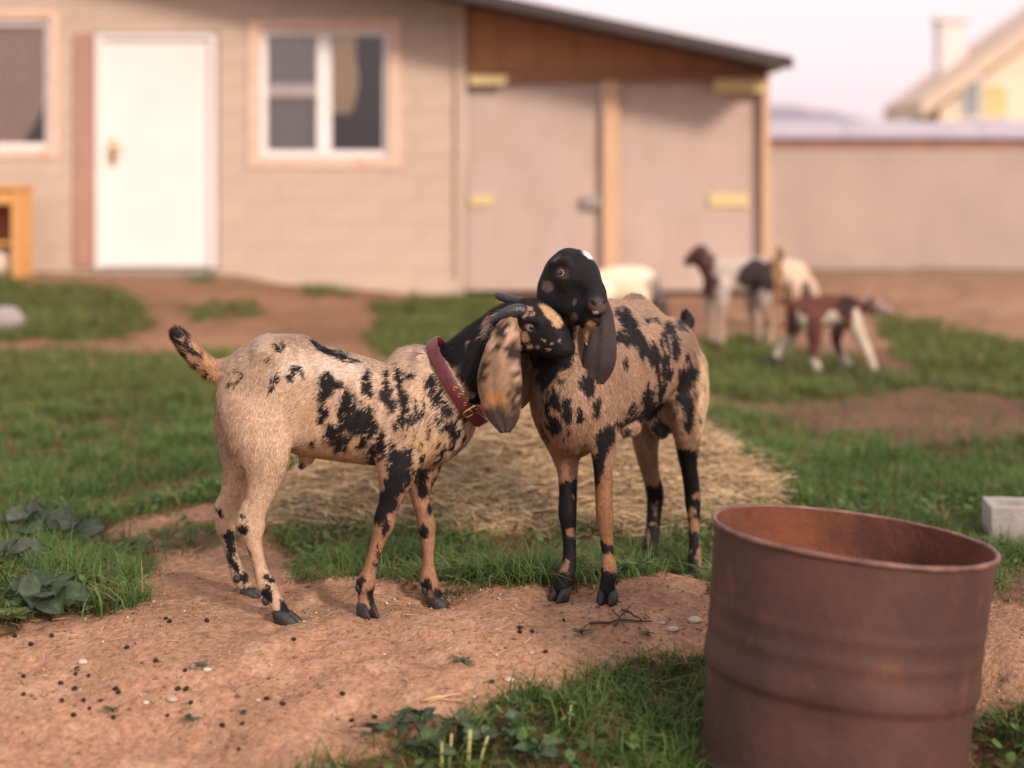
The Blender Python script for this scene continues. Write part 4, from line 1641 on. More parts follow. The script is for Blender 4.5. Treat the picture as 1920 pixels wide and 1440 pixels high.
    rib = sstep(610, 640, uu) * sstep(745, 715, uu) * sstep(700, 730, vv_) * sstep(860, 830, vv_)
    sk.v = sk.v + sk.n * (rib * .0024 * np.sin((uu + .25 * (vv_ - 770)) * 2 * np.pi / 27))[:, None]
    S1 = [(515, 709, 8, 19, 10), (527, 654, 6, 7, 20), (556, 694, 10, 6, -20), (570, 700, 9, 5, 50), (547, 707, 7, 4, -50), (505, 673, 6, 3), (507, 728, 4, 7, 30),
          (612, 726, 13, 22), (628, 719, 16, 9, 15), (644, 735, 9, 14, -30), (655, 757, 13, 28, -20), (672, 788, 30, 20, 10), (640, 770, 6, 15, 10), (690, 795, 16, 26),
          (610, 772, 8, 16), (622, 815, 12, 18, 20), (640, 800, 8, 10), (648, 822, 14, 8, -20), (600, 648, 16, 7, 25), (625, 660, 20, 7, 25), (650, 672, 22, 7, 20), (690, 706, 5, 8),
          (690, 728, 6, 19, -10), (697, 744, 9, 8), (727, 716, 5, 22, -5), (730, 748, 8, 20, -15), (751, 709, 6, 20, -15), (760, 745, 10, 24, -10), (769, 700, 7, 8, -30),
          (766, 785, 12, 8), (752, 790, 6, 14), (815, 722, 18, 12, 30), (824, 748, 10, 24, -30), (845, 768, 10, 18, -40), (821, 793, 7, 18, -20), (848, 800, 10, 10),
          (715, 828, 7, 16), (740, 840, 8, 22, -10), (680, 832, 8, 8), (704, 848, 14, 16), (640, 838, 14, 7, -15), (588, 833, 4, 7), (565, 871, 10, 6, 20),
          (750, 868, 22, 26), (742, 905, 16, 28, 5), (728, 938, 17, 18), (712, 965, 10, 14, 20), (722, 985, 5, 10), (711, 1040, 4, 15, 10), (700, 1120, 6, 18, -10), (676, 1090, 6, 16, 5),
          (795, 996, 7, 9), (792, 920, 9, 14), (812, 950, 4, 14), (790, 890, 12, 14), (800, 1098, 9, 12), (823, 1112, 9, 10),
          (453, 994, 9, 9), (455, 968, 5, 5), (423, 1000, 6, 8), (432, 1026, 6, 26, -10), (441, 1060, 4, 14, -10), (469, 1049, 5, 18, -28), (457, 1085, 9, 11, -20), (500, 1107, 7, 5, -30),
          (537, 1143, 11, 14, -20), (505, 1084, 6, 8), (497, 1120, 10, 9), (336, 636, 24, 20), (355, 655, 6, 16, -50), (372, 668, 5, 12, -40), (344, 672, 8, 6), (367, 697, 4, 10, 30), (386, 705, 3, 8, 20),
          (442, 696, 12, 3, -12), (445, 710, 3, 14, 45), (411, 962, 6, 9), (466, 1112, 12, 6)]

    def col(p, n):
        u, v = proj(p)
        u0, v0 = u, v
        q_ = p * np.array([1, 1, .55]) + np.stack([p[:, 2] * .35, p[:, 2] * 0, p[:, 2] * 0], -1)
        u = u + (fbm(q_, 55, 3, 3) - 0.5) * 26
        v = v + (fbm(q_, 55, 3, 9) - 0.5) * 32
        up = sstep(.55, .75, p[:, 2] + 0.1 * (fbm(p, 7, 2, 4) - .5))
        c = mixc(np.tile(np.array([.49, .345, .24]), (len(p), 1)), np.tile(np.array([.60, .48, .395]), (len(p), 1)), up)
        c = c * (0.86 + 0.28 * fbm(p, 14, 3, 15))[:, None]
        c = mixc(c, np.tile(np.array([.33, .23, .16]), (len(p), 1)), sstep(0, .8, blobs(u0, v0, [(480, 690, 70, 60), (430, 800, 40, 90), (560, 640, 70, 22)])) * .75)
        c = mixc(c, np.tile(np.array([.66, .55, .465]), (len(p), 1)), sstep(0, .8, blobs(u, v, [(640, 690, 90, 30, 12), (560, 690, 50, 30)])) * .8)  # whitish upper-flank highlight painted into the coat colour
        c = mixc(c, np.tile(np.array([.45, .29, .15]), (len(p), 1)), sstep(0, .8, blobs(u, v, [(640, 835, 90, 28), (800, 830, 60, 50), (590, 780, 40, 50)])) * .7)
        # warm tan lower front legs and tail root
        tanleg = sstep(900, 960, v0) * sstep(620, 660, u0)
        c = mixc(c, np.tile(np.array([.19, .090, .038]), (len(p), 1)) * (0.05 + 1.8 * fbm(p * np.array([1, 1, .4]), 60, 3, 21))[:, None], tanleg)
        tl = sstep(425, 405, u0) * sstep(760, 735, v0)
        c = mixc(c, np.tile(np.array([.42, .22, .11]), (len(p), 1)), tl * .8)
        c = mixc(c, np.tile(np.array([.34, .19, .12]), (len(p), 1)), sstep(840, 880, v0) * sstep(560, 600, u0) * sstep(900, 860, u0) * .8)
        f = blobs(u, v, S1, 1.38)
        body_m = sstep(900, 880, v0)
        f = f - sstep(.60, .70, fbm(q_, 110, 3, 19)) * .6 * body_m
        # brindled chest and shoulder
        W = sstep(700, 750, u0) * sstep(905, 880, u0) * sstep(700, 760, v0) * sstep(960, 900, v0)
        st = fbm(p * np.array([1, 1, .38]), 95, 3, 33)
        f = np.maximum(f, (st - 0.535 + 0.03 * sstep(800, 880, v0)) * 3 * W - (1 - W))
        W2 = sstep(640, 680, u0) * sstep(720, 700, u0) * sstep(700, 730, v0) * sstep(880, 860, v0)
        f = np.maximum(f, (st - 0.62) * 3 * W2 - (1 - W2))
        c = mixc(c, np.tile(BLACK, (len(p), 1)), sstep(-0.04, 0.20, f))
        # black neck with pale tufts, black head
        line = 824 + (v0 - 665) * .62
        nk = sstep(-2, 8, u - line) * sstep(830, 800, v0)
        tuft = sstep(.58, .66, fbm(p * np.array([1, 1, .6]), 34, 3, 45)) * sstep(958, 940, u0)
        ncol = mixc(np.tile(BLACK, (len(p), 1)), np.tile(np.array([.36, .25, .20]), (len(p), 1)), tuft * .9)
        c = np.where(nk[:, None] > .5, ncol, c)
        hd = (u0 > 952) & (v0 < 700)
        us, vs_ = u0 + (fbm(p, 80, 2, 53) - .5) * 8, v0 + (fbm(p, 80, 2, 59) - .5) * 8
        hp = blobs(us, vs_, [(984, 590, 7, 11, 35), (992, 578, 9, 4, 20), (1000, 590, 4, 6, 40), (985, 632, 9, 13, -20), (994, 652, 5, 7, 20), (1020, 640, 4, 4), (1037, 643, 5, 3), (1010, 652, 4, 3), (1030, 655, 4, 3), (975, 652, 6, 5), (1050, 640, 3, 3), (972, 625, 4, 10)])
        hc = mixc(np.tile(BLACK, (len(p), 1)), np.tile(np.array([.34, .21, .145]), (len(p), 1)), sstep(0, .3, hp))
        br = blobs(us, vs_, [(1034, 590, 32, 11, 44), (1046, 607, 10, 9)])
        hc = mixc(hc, np.tile(np.array([.44, .29, .155]), (len(p), 1)), sstep(0, .3, br))
        ey = blobs(us, vs_, [(994, 613, 12, 8)])
        hc = mixc(hc, np.tile(np.array([.22, .13, .12]), (len(p), 1)), sstep(.1, .6, ey))
        c = np.where(hd[:, None], hc, c)
        # pinkish brown inside of the brisket
        return c
    root = empty('goat', (P(620, 1150, YC)[0], YC, 0.0), 'cream goat with black spots, red collar and small horns, nuzzling the other', 'goat', 'two spotted goats')
    me = mesh_fast('body', sk.v, sk.q, 4)
    smooth(me)
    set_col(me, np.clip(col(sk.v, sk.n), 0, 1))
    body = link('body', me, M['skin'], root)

    def flow(p, n):
        u, v = proj(p)
        f = np.tile(np.array([-.75, 0, -.65]), (len(p), 1))
        legm = (v > 880)
        f[legm] = (0, 0, -1)
        nk = (u > 800) & (v < 800)
        f[nk] = (-.8, 0, -.6)
        hd = (u > 955) & (v < 700)
        f[hd] = (-.8, 0.1, .3)
        tl = (u < 425) & (v < 720)
        f[tl] = (-.7, 0, .7)
        th = (u < 520) & (v > 700) & (v < 900)
        f[th] = (-.25, 0, -.95)
        return f

    def ln(p):
        u, v = proj(p)
        L = np.full(len(p), 0.0125)
        L = np.where(v > 900, 0.0075, L)
        L = np.where((u > 955) & (v < 700), 0.005, L)
        L = np.where((u < 425) & (v < 760), 0.019, L)
        L = np.where((u > 800) & (u < 955) & (v < 800), 0.017, L)
        L = np.where((v < 690) & (u > 740) & (u < 830), 0.019, L)
        L = np.where((u < 470) & (v > 820) & (v < 900), 0.018, L)
        L = np.where(v > 1120, 0.004, L)
        L = np.where(np.hypot(u - 997, v - 614) < 11, 0.0, L)
        line = 824 + (v - 665) * .62
        L = np.where((np.abs(u - line) < 16) & (v < 800) & (v > 640), 0.0, L)
        return L
    fur('fur', sk.v, sk.q, sk.n, col, flow, ln, 150000, body)
    # hooves
    for key, topxy, r in (('nh', (528, 1144), .0235), ('fh', (464, 1102), .019), ('nf', (687, 1130), .0215), ('ff', (818, 1118), .0215)):
        sx, sy, Y = G1_HOOF[key]
        hoof('hoof', P(topxy[0], topxy[1], Y), P(sx, sy, Y), (1, -.15, 0) if key != 'nf' else (.55, -.8, 0), root, r)
    for x, y, Y in ((497, 1128, 3.875), (508, 1125, 3.90), (443, 1086, 4.06), (672, 1103, 3.875), (678, 1104, 3.91), (796, 1108, 4.02), (800, 1108, 4.05)):
        ellipsoid('dewclaw', P(x, y, Y), (.011, .007, .008), M['hoof'], root, (.4, 0, -1))
    # horns
    horn_mesh('horn', [P(990, 590, 3.868), P(972, 582, 3.855), P(950, 586, 3.85), P(932, 596, 3.85), P(918, 606, 3.852)], [.0195, .0175, .013, .008, .002], root)
    horn_mesh('horn', [P(996, 574, 3.925), P(976, 566, 3.93), P(955, 561, 3.945), P(938, 556, 3.96), P(930, 552, 3.965)], [.015, .012, .011, .010, .006], root, .8)
    # eye
    hp, hn = sk.hit(997, 614)
    if hp is not None:
        hn = hn if hn[1] < 0 else -hn
        eye(root, hp, hn + V3(.15, -.2, 0), .0100, (.20, .12, .11))
    # ears
    cs = [P(962, 590, 3.858), P(950, 622, 3.838), P(940, 668, 3.826), P(935, 715, 3.820), P(940, 758, 3.822), P(945, 790, 3.825), P(947, 812, 3.828)]
    hw = np.array([13, 26, 36, 43, 38, 27, 9]) / 780
    v, f = ear_mesh(cs, hw, 0.22, (-.12, -1, .05))
    me = pymesh('ear', v, f, True)
    u, vv = proj(v)
    tan = np.tile(np.array([.25, .160, .10]), (len(v), 1)) * (0.10 + 1.4 * fbm(v, 60, 3, 61))[:, None]
    dark = np.tile(np.array([.055, .036, .032]), (len(v), 1))
    un, vn = u + (fbm(v, 70, 4, 63) - .5) * 50, vv + (fbm(v, 70, 4, 65) - .5) * 56
    c = mixc(tan, dark, sstep(755, 775, vn))
    c = mixc(c, dark * .5, sstep(0, .15, blobs(un, vn, [(937, 618, 13, 20), (966, 670, 11, 32, -15), (975, 735, 14, 34), (903, 700, 9, 24), (930, 655, 8, 14)])))
    c = mixc(c, np.tile(np.array([.40, .26, .20]), (len(v), 1)), sstep(0, .2, blobs(un, vn, [(955, 626, 15, 16, 20), (967, 688, 7, 14), (918, 648, 8, 8)])))
    c = mixc(c, np.tile(np.array([.38, .17, .065]), (len(v), 1)), sstep(0, .2, blobs(un, vn, [(926, 752, 14, 12), (948, 742, 7, 16)])))
    set_col(me, c)
    link('ear', me, M['skin'], root)
    cs = [P(972, 600, 3.95), P(978, 640, 3.985), P(984, 680, 3.995), P(982, 730, 3.995), P(974, 765, 3.99)]
    v, f = ear_mesh(cs, np.array([12, 20, 26, 24, 6]) / 780, 0.2, (.1, 1, 0))
    me = pymesh('ear', v, f, True)
    set_col(me, np.tile(np.array([.10, .062, .045]), (len(v), 1)) * (0.5 + fbm(v, 50, 3, 67))[:, None])
    link('ear', me, M['skin'], root)
    # collar
    c0 = P(857, 719, 3.952)
    ax = V3(.85, -.12, .53)
    ax /= np.linalg.norm(ax)
    e1 = V3(-.53, 0, .85)
    e1 -= ax * (e1 @ ax)
    e1 /= np.linalg.norm(e1)
    e2 = np.cross(ax, e1)
    nth = 72
    W = 0.0155
    th = np.linspace(0, 2 * np.pi, nth, endpoint=False)
    rad = []
    for t in th:
        d = e1 * math.cos(t) + e2 * math.sin(t)
        best = 0.06
        for o in (-W, 0, W):
            h = sk.bvh.ray_cast(Vector(c0 + ax * o + d * .16), Vector(-d))
            if h[0] is not None:
                best = max(best, .16 - h[3])
        rad.append(min(best, .15))
    rad = np.array(rad)
    for _ in range(4):
        rad = np.maximum(rad, (np.roll(rad, 1) + np.roll(rad, -1)) / 2)
    for _ in range(3):
        rad = (np.roll(rad, 1) + rad * 2 + np.roll(rad, -1)) / 4
    rad += .005
    vs, fs = [], []
    sec = [(-W, .0), (-W, .005), (-W * .8, .0065), (W * .8, .0065), (W, .005), (W, .0)]
    for i, t in enumerate(th):
        d = e1 * math.cos(t) + e2 * math.sin(t)
        for o, k in sec:
            vs.append(c0 + ax * o + d * (rad[i] + k))
    ns = len(sec)
    for i in range(nth):
        j = (i + 1) % nth
        for k in range(ns):
            l = (k + 1) % ns
            fs.append((i * ns + k, i * ns + l, j * ns + l, j * ns + k))
    coll = link('collar', pymesh('collar', vs, fs, True), M['collar'], root)
    coll['label'] = 'red leather collar with brass eyelets'

    def on_collar(px, py):
        best = None
        for i, t in enumerate(th):
            d = e1 * math.cos(t) + e2 * math.sin(t)
            for o in np.linspace(-W, W, 13):
                p = c0 + ax * o + d * (rad[i] + .0068)
                if p[1] > c0[1]:
                    continue
                u, v = proj(p)
                e = (u - px) ** 2 + (v - py) ** 2
                if best is None or e < best[0]:
                    best = (e, p, d, t)
        return best[1:]
    for x, y in ((861, 722), (853, 728), (870, 736), (862, 742), (879, 750), (871, 757)):
        p, d, _ = on_collar(x, y)
        s = np.cross(d, ax)
        ring = [p + (s * math.cos(a) + ax * math.sin(a)) * .0042 for a in np.linspace(0, 2 * np.pi, 13)]
        v, f = tube_vf(ring, .0011, 6, False)
        link('eyelet', pymesh('eyelet', v, f, True), M['brass'], coll)
    p, d, _ = on_collar(884, 768)
    s = np.cross(d, ax)
    ring = [p + d * .003 + s * a * .013 + ax * c_ * .021 for a, c_ in ((-1, -1), (-.2, -1.05), (.8, -1), (1, -.5), (1, .5), (.8, 1), (-.2, 1.05), (-1, 1), (-1, -1))]
    v, f = tube_vf(ring, .0026, 7, False)
    v2, f2 = tube_vf([p + d * .004 - s * .013, p + d * .005 + s * .013], .002, 6)
    link('buckle', pymesh('buckle', *join_vf([(v, f), (v2, f2)]), True), M['brass'], coll)


goat_with_collar()


# ------------------------------------------------------------------ the tan goat with the black head
def black_headed_goat():
    b = Body((0.0, 3.74, -0.12), (0.64, 4.78, 0.92), 0.0046)
    A = V3(.545, .838, 0)                                    # body axis, front to rear
    A /= np.linalg.norm(A)
    tor = [(P(1062, 752, 3.95), (.070, .10)), (P(1074, 738, 4.03), (.104, .162)), ((.232, 4.20, .555), (.122, .163)), ((.318, 4.35, .565), (.126, .152)),
           ((.398, 4.475, .562), (.104, .116)), ((.452, 4.56, .560), (.080, .086))]
    b.chain([(np.array(p), r) for p, r in tor], k=0.03)
    b.seg((.17, 4.10, .665), (.26, 4.24, .668), (.045, .062), (.05, .06), k=0.05)      # withers
    b.seg((.30, 4.33, .680), (.345, 4.41, .690), (.034, .040), (.034, .036), k=0.04)
    b.seg((.333, 4.42, .718), (.345, 4.43, .716), (.020, .018), (.018, .018), k=0.03)   # hip bones
    b.seg((.36, 4.37, .690), (.375, 4.39, .684), (.016, .016), (.016, .016), k=0.03)     # croup
    nk = [(P(1072, 735, 4.03), (.098, .10)), (P(1060, 680, 4.035), (.082, .085)), (P(1056, 620, 4.025), (.066, .072)), (P(1060, 560, 4.0), (.056, .062))]
    b.chain(nk, up=tuple(A), k=0.03)
    # head, turned to the viewer's right
    D = V3(.45, -.80, -.45)
    b.seg(P(1066, 517, 3.985), P(1080, 524, 3.955), (.064, .062), (.058, .060), k=0.03)
    b.seg(P(1082, 524, 3.95), P(1112, 566, 3.885), (.054, .050), (.036, .034), k=0.02)
    b.seg(P(1092, 496, 3.945), P(1116, 546, 3.885), (.026, .026), (.025, .025), k=0.015)   # straight bridge of the nose
    b.seg(P(1050, 560, 3.97), P(1108, 600, 3.89), (.046, .044), (.022, .020), k=0.022)     # jaw and cheek
    b.seg(P(1036, 540, 3.985), P(1038, 580, 3.975), (.032, .03), (.036, .03), k=0.03)
    b.seg(P(1066, 482, 3.985), P(1092, 484, 3.965), (.034, .020), (.032, .016), k=0.02)
    b.seg(P(1036, 494, 3.945), P(1062, 490, 3.915), (.009, .009), (.010, .010), k=0.016)   # brow ridge
    b.seg(P(1052, 511, 3.90), P(1053, 512, 3.90), (.011, .010), (.011, .010), k=0.014, cut=True)   # eye socket
    b.seg(P(1086, 556, 3.868), P(1074, 548, 3.875), (.016, .014), (.018, .016), k=0.03, cut=True)  # hollow before the cheek
    b.seg(P(1116, 566, 3.868), P(1124, 580, 3.858), (.024, .022), (.020, .017), k=0.012)   # muzzle pad
    b.seg(P(1110, 606, 3.880), P(1118, 602, 3.872), (.017, .014), (.015, .012), k=0.010)   # chin
    b.seg(P(1086, 600, 3.845), P(1142, 590, 3.825), (.016, .0038), (.016, .0038), k=0.005, cut=True)
    for x, y, Y in ((1113, 570, 3.838), (1133, 568, 3.842)):
        b.seg(P(x - 5, y - 4, Y), P(x + 4, y + 4, Y), (.007, .0055), (.007, .0045), k=0.005, cut=True)
    b.seg(P(1098, 618, 3.895), P(1098, 640, 3.90), (.012, .012), (.004, .004), k=0.015)    # small beard
    # tail
    b.chain([(P(1262, 612, 4.58), (.020, .020)), (P(1282, 625, 4.62), (.020, .020)), (P(1288, 606, 4.64), (.020, .022)), (P(1285, 592, 4.64), (.012, .012))], k=0.02)
    b.seg((.455, 4.57, .60), P(1282, 640, 4.61), (.05, .05), (.022, .022), k=0.03)

    def leg(nodes, k=0.022):
        b.chain([(P(x, y, Y), (u, v)) for x, y, Y, v, u in nodes], up=tuple(A), k=k)
    leg([(1052, 765, 4.04, .080, .045), (1058, 838, 4.055, .044, .035), (1064, 880, 4.055, .028, .026), (1065, 925, 4.05, .024, .022), (1064, 962, 4.045, .024, .023), (1066, 990, 4.045, .019, .018),
         (1068, 1030, 4.04, .0165, .016), (1066, 1062, 4.035, .020, .0195), (1060, 1082, 4.02, .020, .019), (1052, 1102, 4.01, .020, .020)])
    leg([(1122, 768, 3.985, .075, .040), (1131, 840, 3.975, .040, .028), (1131, 885, 3.97, .025, .0225), (1132, 930, 3.97, .022, .0205), (1134, 970, 3.965, .0225, .0215), (1137, 1002, 3.965, .018, .017),
         (1139, 1035, 3.96, .0155, .015), (1142, 1066, 3.955, .020, .019), (1141, 1086, 3.945, .020, .019), (1139, 1106, 3.94, .021, .021)])
    leg([(1282, 680, 4.50, .095, .048), (1288, 745, 4.47, .085, .046), (1290, 805, 4.47, .055, .034), (1290, 860, 4.52, .030, .023), (1296, 905, 4.565, .026, .021), (1299, 940, 4.585, .024, .022), (1301, 975, 4.58, .019, .0165),
         (1302, 1010, 4.565, .0165, .0155), (1303, 1045, 4.555, .020, .019), (1303, 1064, 4.54, .019, .019), (1302, 1074, 4.53, .019, .019)])
    leg([(1222, 700, 4.62, .095, .048), (1212, 790, 4.57, .060, .040), (1212, 840, 4.59, .036, .032), (1219, 885, 4.64, .027, .025), (1228, 925, 4.69, .026, .025), (1226, 965, 4.69, .021, .021),
         (1222, 1010, 4.665, .019, .021), (1216, 1038, 4.645, .021, .021), (1209, 1058, 4.615, .020, .022)])
    b.seg(P(1240, 770, 4.50), P(1237, 805, 4.48), (.045, .04), (.026, .026), k=0.03)
    b.seg(P(1185, 800, 4.28), P(1172, 812, 4.26), (.022, .022), (.012, .012), k=0.02)
    sk = Skin(b)
    T = [(1160, 592, 16, 13, 40), (1176, 610, 18, 13, 50), (1192, 634, 16, 14, 50), (1208, 652, 18, 14, 50), (1226, 672, 13, 18, -20), (1230, 690, 7, 14, -10), (1157, 632, 15, 9), (1178, 640, 12, 7, 30),
         (1252, 616, 9, 16, -25), (1262, 638, 9, 18, -15), (1242, 640, 5, 20), (1245, 670, 4, 22), (1213, 600, 10, 5, 15), (1228, 604, 8, 4, 20), (1173, 680, 4, 9), (1250, 690, 6, 20),
         (1286, 712, 13, 24, 10), (1280, 738, 14, 18), (1292, 772, 11, 34), (1275, 700, 8, 9), (1270, 735, 7, 6), (1213, 748, 8, 28, 10), (1222, 770, 10, 14), (1236, 745, 5, 26), (1241, 720, 4, 22),
         (1182, 770, 5, 16, 20), (1165, 793, 22, 5, -18), (1195, 782, 16, 5, -30), (1028, 698, 19, 22), (1043, 748, 8, 20), (1101, 720, 9, 22), (1120, 762, 10, 20), (1038, 797, 12, 12),
         (1060, 770, 7, 24), (1085, 780, 6, 16), (1136, 822, 16, 28, 20), (1124, 862, 9, 26, 8), (1118, 892, 5, 14), (1237, 805, 12, 14), (1173, 812, 6, 5), (1100, 690, 6, 14), (1262, 660, 5, 12), (1288, 600, 18, 15),
         (1300, 690, 8, 14), (1290, 670, 5, 10)]
    TL = [(1058, 1062, 9, 12), (1073, 995, 6, 7), (1078, 925, 4, 6), (1226, 955, 6, 10), (1222, 980, 8, 6), (1232, 938, 5, 6), (1212, 1062, 6, 6), (1216, 1005, 5, 12), (1307, 930, 8, 8), (1297, 962, 9, 8), (1303, 987, 11, 16),
          (1314, 1035, 5, 26), (1296, 1030, 3, 4), (1320, 1075, 4, 10), (1158, 1105, 5, 14)]

    def col(p, n):
        u0, v0 = proj(p)
        q_ = p * np.array([1, 1, .6])
        u = u0 + (fbm(q_, 50, 3, 103) - .5) * 26
        v = v0 + (fbm(q_, 50, 3, 109) - .5) * 32
        N = len(p)
        c = np.tile(np.array([.33, .210, .142]), (N, 1)) * (0.78 + .4 * fbm(p, 12, 3, 115))[:, None]
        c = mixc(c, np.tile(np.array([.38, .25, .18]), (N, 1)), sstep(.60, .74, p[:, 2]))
        c = mixc(c, np.tile(np.array([.62, .46, .29]), (N, 1)), sstep(1300, 1312, u0) * sstep(640, 680, v0) * sstep(860, 800, v0))     # pale buttock
        c = mixc(c, np.tile(np.array([.19, .105, .072]), (N, 1)), sstep(1050, 1010, u0) * sstep(640, 700, v0) * sstep(880, 800, v0) * .75)
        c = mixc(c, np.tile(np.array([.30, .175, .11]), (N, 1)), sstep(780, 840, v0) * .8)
        c = mixc(c, np.tile(np.array([.20, .14, .10]), (N, 1)), blobs(u, v, [(1180, 548, 26, 14)]) > 0.1)
        c = mixc(c, np.tile(np.array([.22, .105, .05]), (N, 1)) * (.4 + 1.2 * fbm(p * np.array([1, 1, .35]), 60, 3, 171))[:, None], ((u0 > 1100) & (u0 < 1165) & (v0 > 880) & (v0 < 1020)) * .8)
        f = blobs(u, v, T, 1.25)
        st = fbm(p * np.array([1, 1, .38]), 80, 3, 133)
        Wc = sstep(985, 1010, u0) * sstep(1130, 1090, u0) * sstep(660, 690, v0) * sstep(860, 820, v0)
        f = np.maximum(f, (st - .60) * 3 * Wc - (1 - Wc))
        Wf = sstep(1195, 1215, u0) * sstep(690, 720, v0) * sstep(800, 780, v0)
        f = np.maximum(f, (st - .62) * 3 * Wf - (1 - Wf))
        # stockings
        def band(x0, x1, y0, y1):
            m = (u0 > x0) & (u0 < x1) & (v > y0) & (v < y1)
            return np.where(m, .5, -9)
        for q in ((1020, 1095, 905, 1200), (1105, 1170, 1016, 1040), (1105, 1170, 1066, 1200), (1180, 1260, 908, 1200), (1262, 1340, 838, 1200)):
            f = np.maximum(f, band(*q))
        c = mixc(c, np.tile(BLACK, (N, 1)), sstep(-.04, .20, f))
        c = mixc(c, np.tile(np.array([.24, .14, .085]), (N, 1)), sstep(.0, .2, blobs(u, v, TL)) * ((v0 > 900)))
        c = mixc(c, np.tile(np.array([.36, .19, .075]), (N, 1)), sstep(.0, .2, blobs(u, v, [(1146, 1052, 13, 18)])))
        # neck: black throat in front, tan to the right
        neck = (v0 < 690) & (v0 > 560) & (p[:, 1] < 4.13) & (u0 < 1135)
        c = np.where((neck & (u < 1072 + (690 - v0) * .12))[:, None], BLACK, c)
        # head
        hd = (p[:, 2] > .70) & (p[:, 1] < 4.06) & (v0 < 640) & (u0 < 1150)
        us, vs_ = u0 + (fbm(p, 90, 2, 143) - .5) * 8, v0 + (fbm(p, 90, 2, 149) - .5) * 8
        hc = np.tile(BLACK * 1.15, (N, 1))
        hc = mixc(hc, np.tile(np.array([.115, .068, .068]), (N, 1)), sstep(0, .25, blobs(us, vs_, [(1027, 537, 14, 12)])))
        hc = mixc(hc, np.tile(np.array([.075, .045, .045]), (N, 1)), sstep(0, .4, blobs(us, vs_, [(1056, 512, 17, 13, 20)])) * .9)
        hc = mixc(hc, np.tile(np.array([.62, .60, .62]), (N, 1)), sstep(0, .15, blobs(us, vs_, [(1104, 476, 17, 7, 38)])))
        hc = mixc(hc, np.tile(np.array([.085, .075, .075]), (N, 1)), sstep(0, .3, blobs(us, vs_, [(1044, 484, 13, 2.5, -42), (1077, 565, 4, 6)])))  # brow-ridge highlight streak painted into the head colour, plus a small pale spot
        hc = mixc(hc, np.tile(np.array([.55, .50, .50]), (N, 1)), sstep(0, .3, blobs(us, vs_, [(1117, 585, 8, 4)])))
        hc = mixc(hc, np.tile(np.array([.14, .085, .085]), (N, 1)), sstep(0, .3, blobs(us, vs_, [(1075, 597, 8, 13, 20), (1060, 603, 6, 10)])))
        hc = mixc(hc, np.tile(np.array([.34, .17, .07]), (N, 1)), sstep(0, .3, blobs(us, vs_, [(1107, 615, 15, 14)])))
        hc = mixc(hc, np.tile(np.array([.62, .56, .42]), (N, 1)), sstep(0, .3, blobs(us, vs_, [(1097, 637, 6, 8)])))
        mz = sstep(0, .5, blobs(us, vs_, [(1121, 574, 22, 22, -20)])) * (p[:, 1] < 3.90)
        hc = mixc(hc, np.tile(np.array([.060, .045, .046]), (N, 1)), mz * (hc.sum(1) < .2))
        hc = mixc(hc, np.tile(np.array([.006, .005, .005]), (N, 1)), sstep(0, .3, blobs(u0, v0, [(1112, 568, 7, 4.5, 35), (1133, 567, 5, 4, -40), (1117, 595, 24, 3.0, -8)])) * (p[:, 1] < 3.91))
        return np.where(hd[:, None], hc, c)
    root = empty('goat', (.28, 4.25, -0.02), 'tan goat with black head, long hanging ears and black stockings, facing the camera', 'goat', 'two spotted goats')
    me = mesh_fast('body', sk.v, sk.q, 4)
    smooth(me)
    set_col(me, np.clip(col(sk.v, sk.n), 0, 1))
    body = link('body', me, M['skin'], root)

    def flow(p, n):
        u, v = proj(p)
        f = np.tile(A * .75 + V3(0, 0, -.65), (len(p), 1))
        f[(v > 850)] = (0, 0, -1)
        f[(p[:, 1] < 4.1) & (v < 850)] = (.1, .1, -1)
        f[(p[:, 2] > .74) & (p[:, 1] < 4.02)] = (-.4, .7, .4)
        f[(p[:, 1] > 4.605) & (v < 650)] = (.2, .3, .9)
        f[(u > 1285) & (v < 850) & (p[:, 1] <= 4.605)] = (.1, .25, -1)
        return f

    def ln(p):
        u, v = proj(p)
        L = np.full(len(p), .012)
        L = np.where(v > 870, .0075, L)
        L = np.where((p[:, 2] > .70) & (p[:, 1] < 4.0), .0042, L)
        L = np.where((u > 1100) & (u < 1145) & (v > 552) & (v < 600) & (p[:, 1] < 3.9), 0.0, L)
        L = np.where((np.hypot(u - 1052, v - 511) < 11) & (p[:, 1] < 4.0), 0.0, L)
        L = np.where((u > 1270) & (v < 660), .018, L)
        L = np.where((u > 1295) & (v > 660) & (v < 850), .022, L)
        L = np.where((p[:, 2] > .68) & (p[:, 1] > 4.1), .019, L)
        L = np.where(v > 1090, .004, L)
        return L
    fur('fur', sk.v, sk.q, sk.n, col, flow, ln, 150000, body)
    for key, top, fw, r in (('fl', (1052, 1100), (-.45, -.85, 0), .0225), ('fr', (1139, 1104), (-.2, -.95, 0), .023), ('hl', (1208, 1056), (-.55, -.8, 0), .022), ('hr', (1302, 1072), (-.1, -.95, 0), .0205)):
        sx, sy, Y = G2_HOOF[key]
        hoof('hoof', P(top[0], top[1], Y), P(sx, sy, Y), fw, root, r)
    for x, y, Y in ((1077, 1085, 4.055), (1154, 1090, 3.97), (1233, 1042, 4.66)):
        ellipsoid('dewclaw', P(x, y, Y), (.010, .007, .008), M['hoof'], root, (.3, .3, -1))
    hp, hn = sk.hit(1052, 511)
    if hp is not None:
        hn = hn if hn[1] < 0 else -hn
        eye(root, hp, hn, .0098, (.06, .038, .038))
    # ears
    cs = [P(1118, 545, 3.965), P(1130, 585, 3.945), P(1130, 630, 3.925), P(1126, 670, 3.918), P(1120, 700, 3.922), P(1116, 720, 3.93)]
    v, f = ear_mesh(cs, np.array([14, 22, 29, 32, 27, 16]) / 762, .18, (.25, -1, .1))
    me = pymesh('ear', v, f, True)
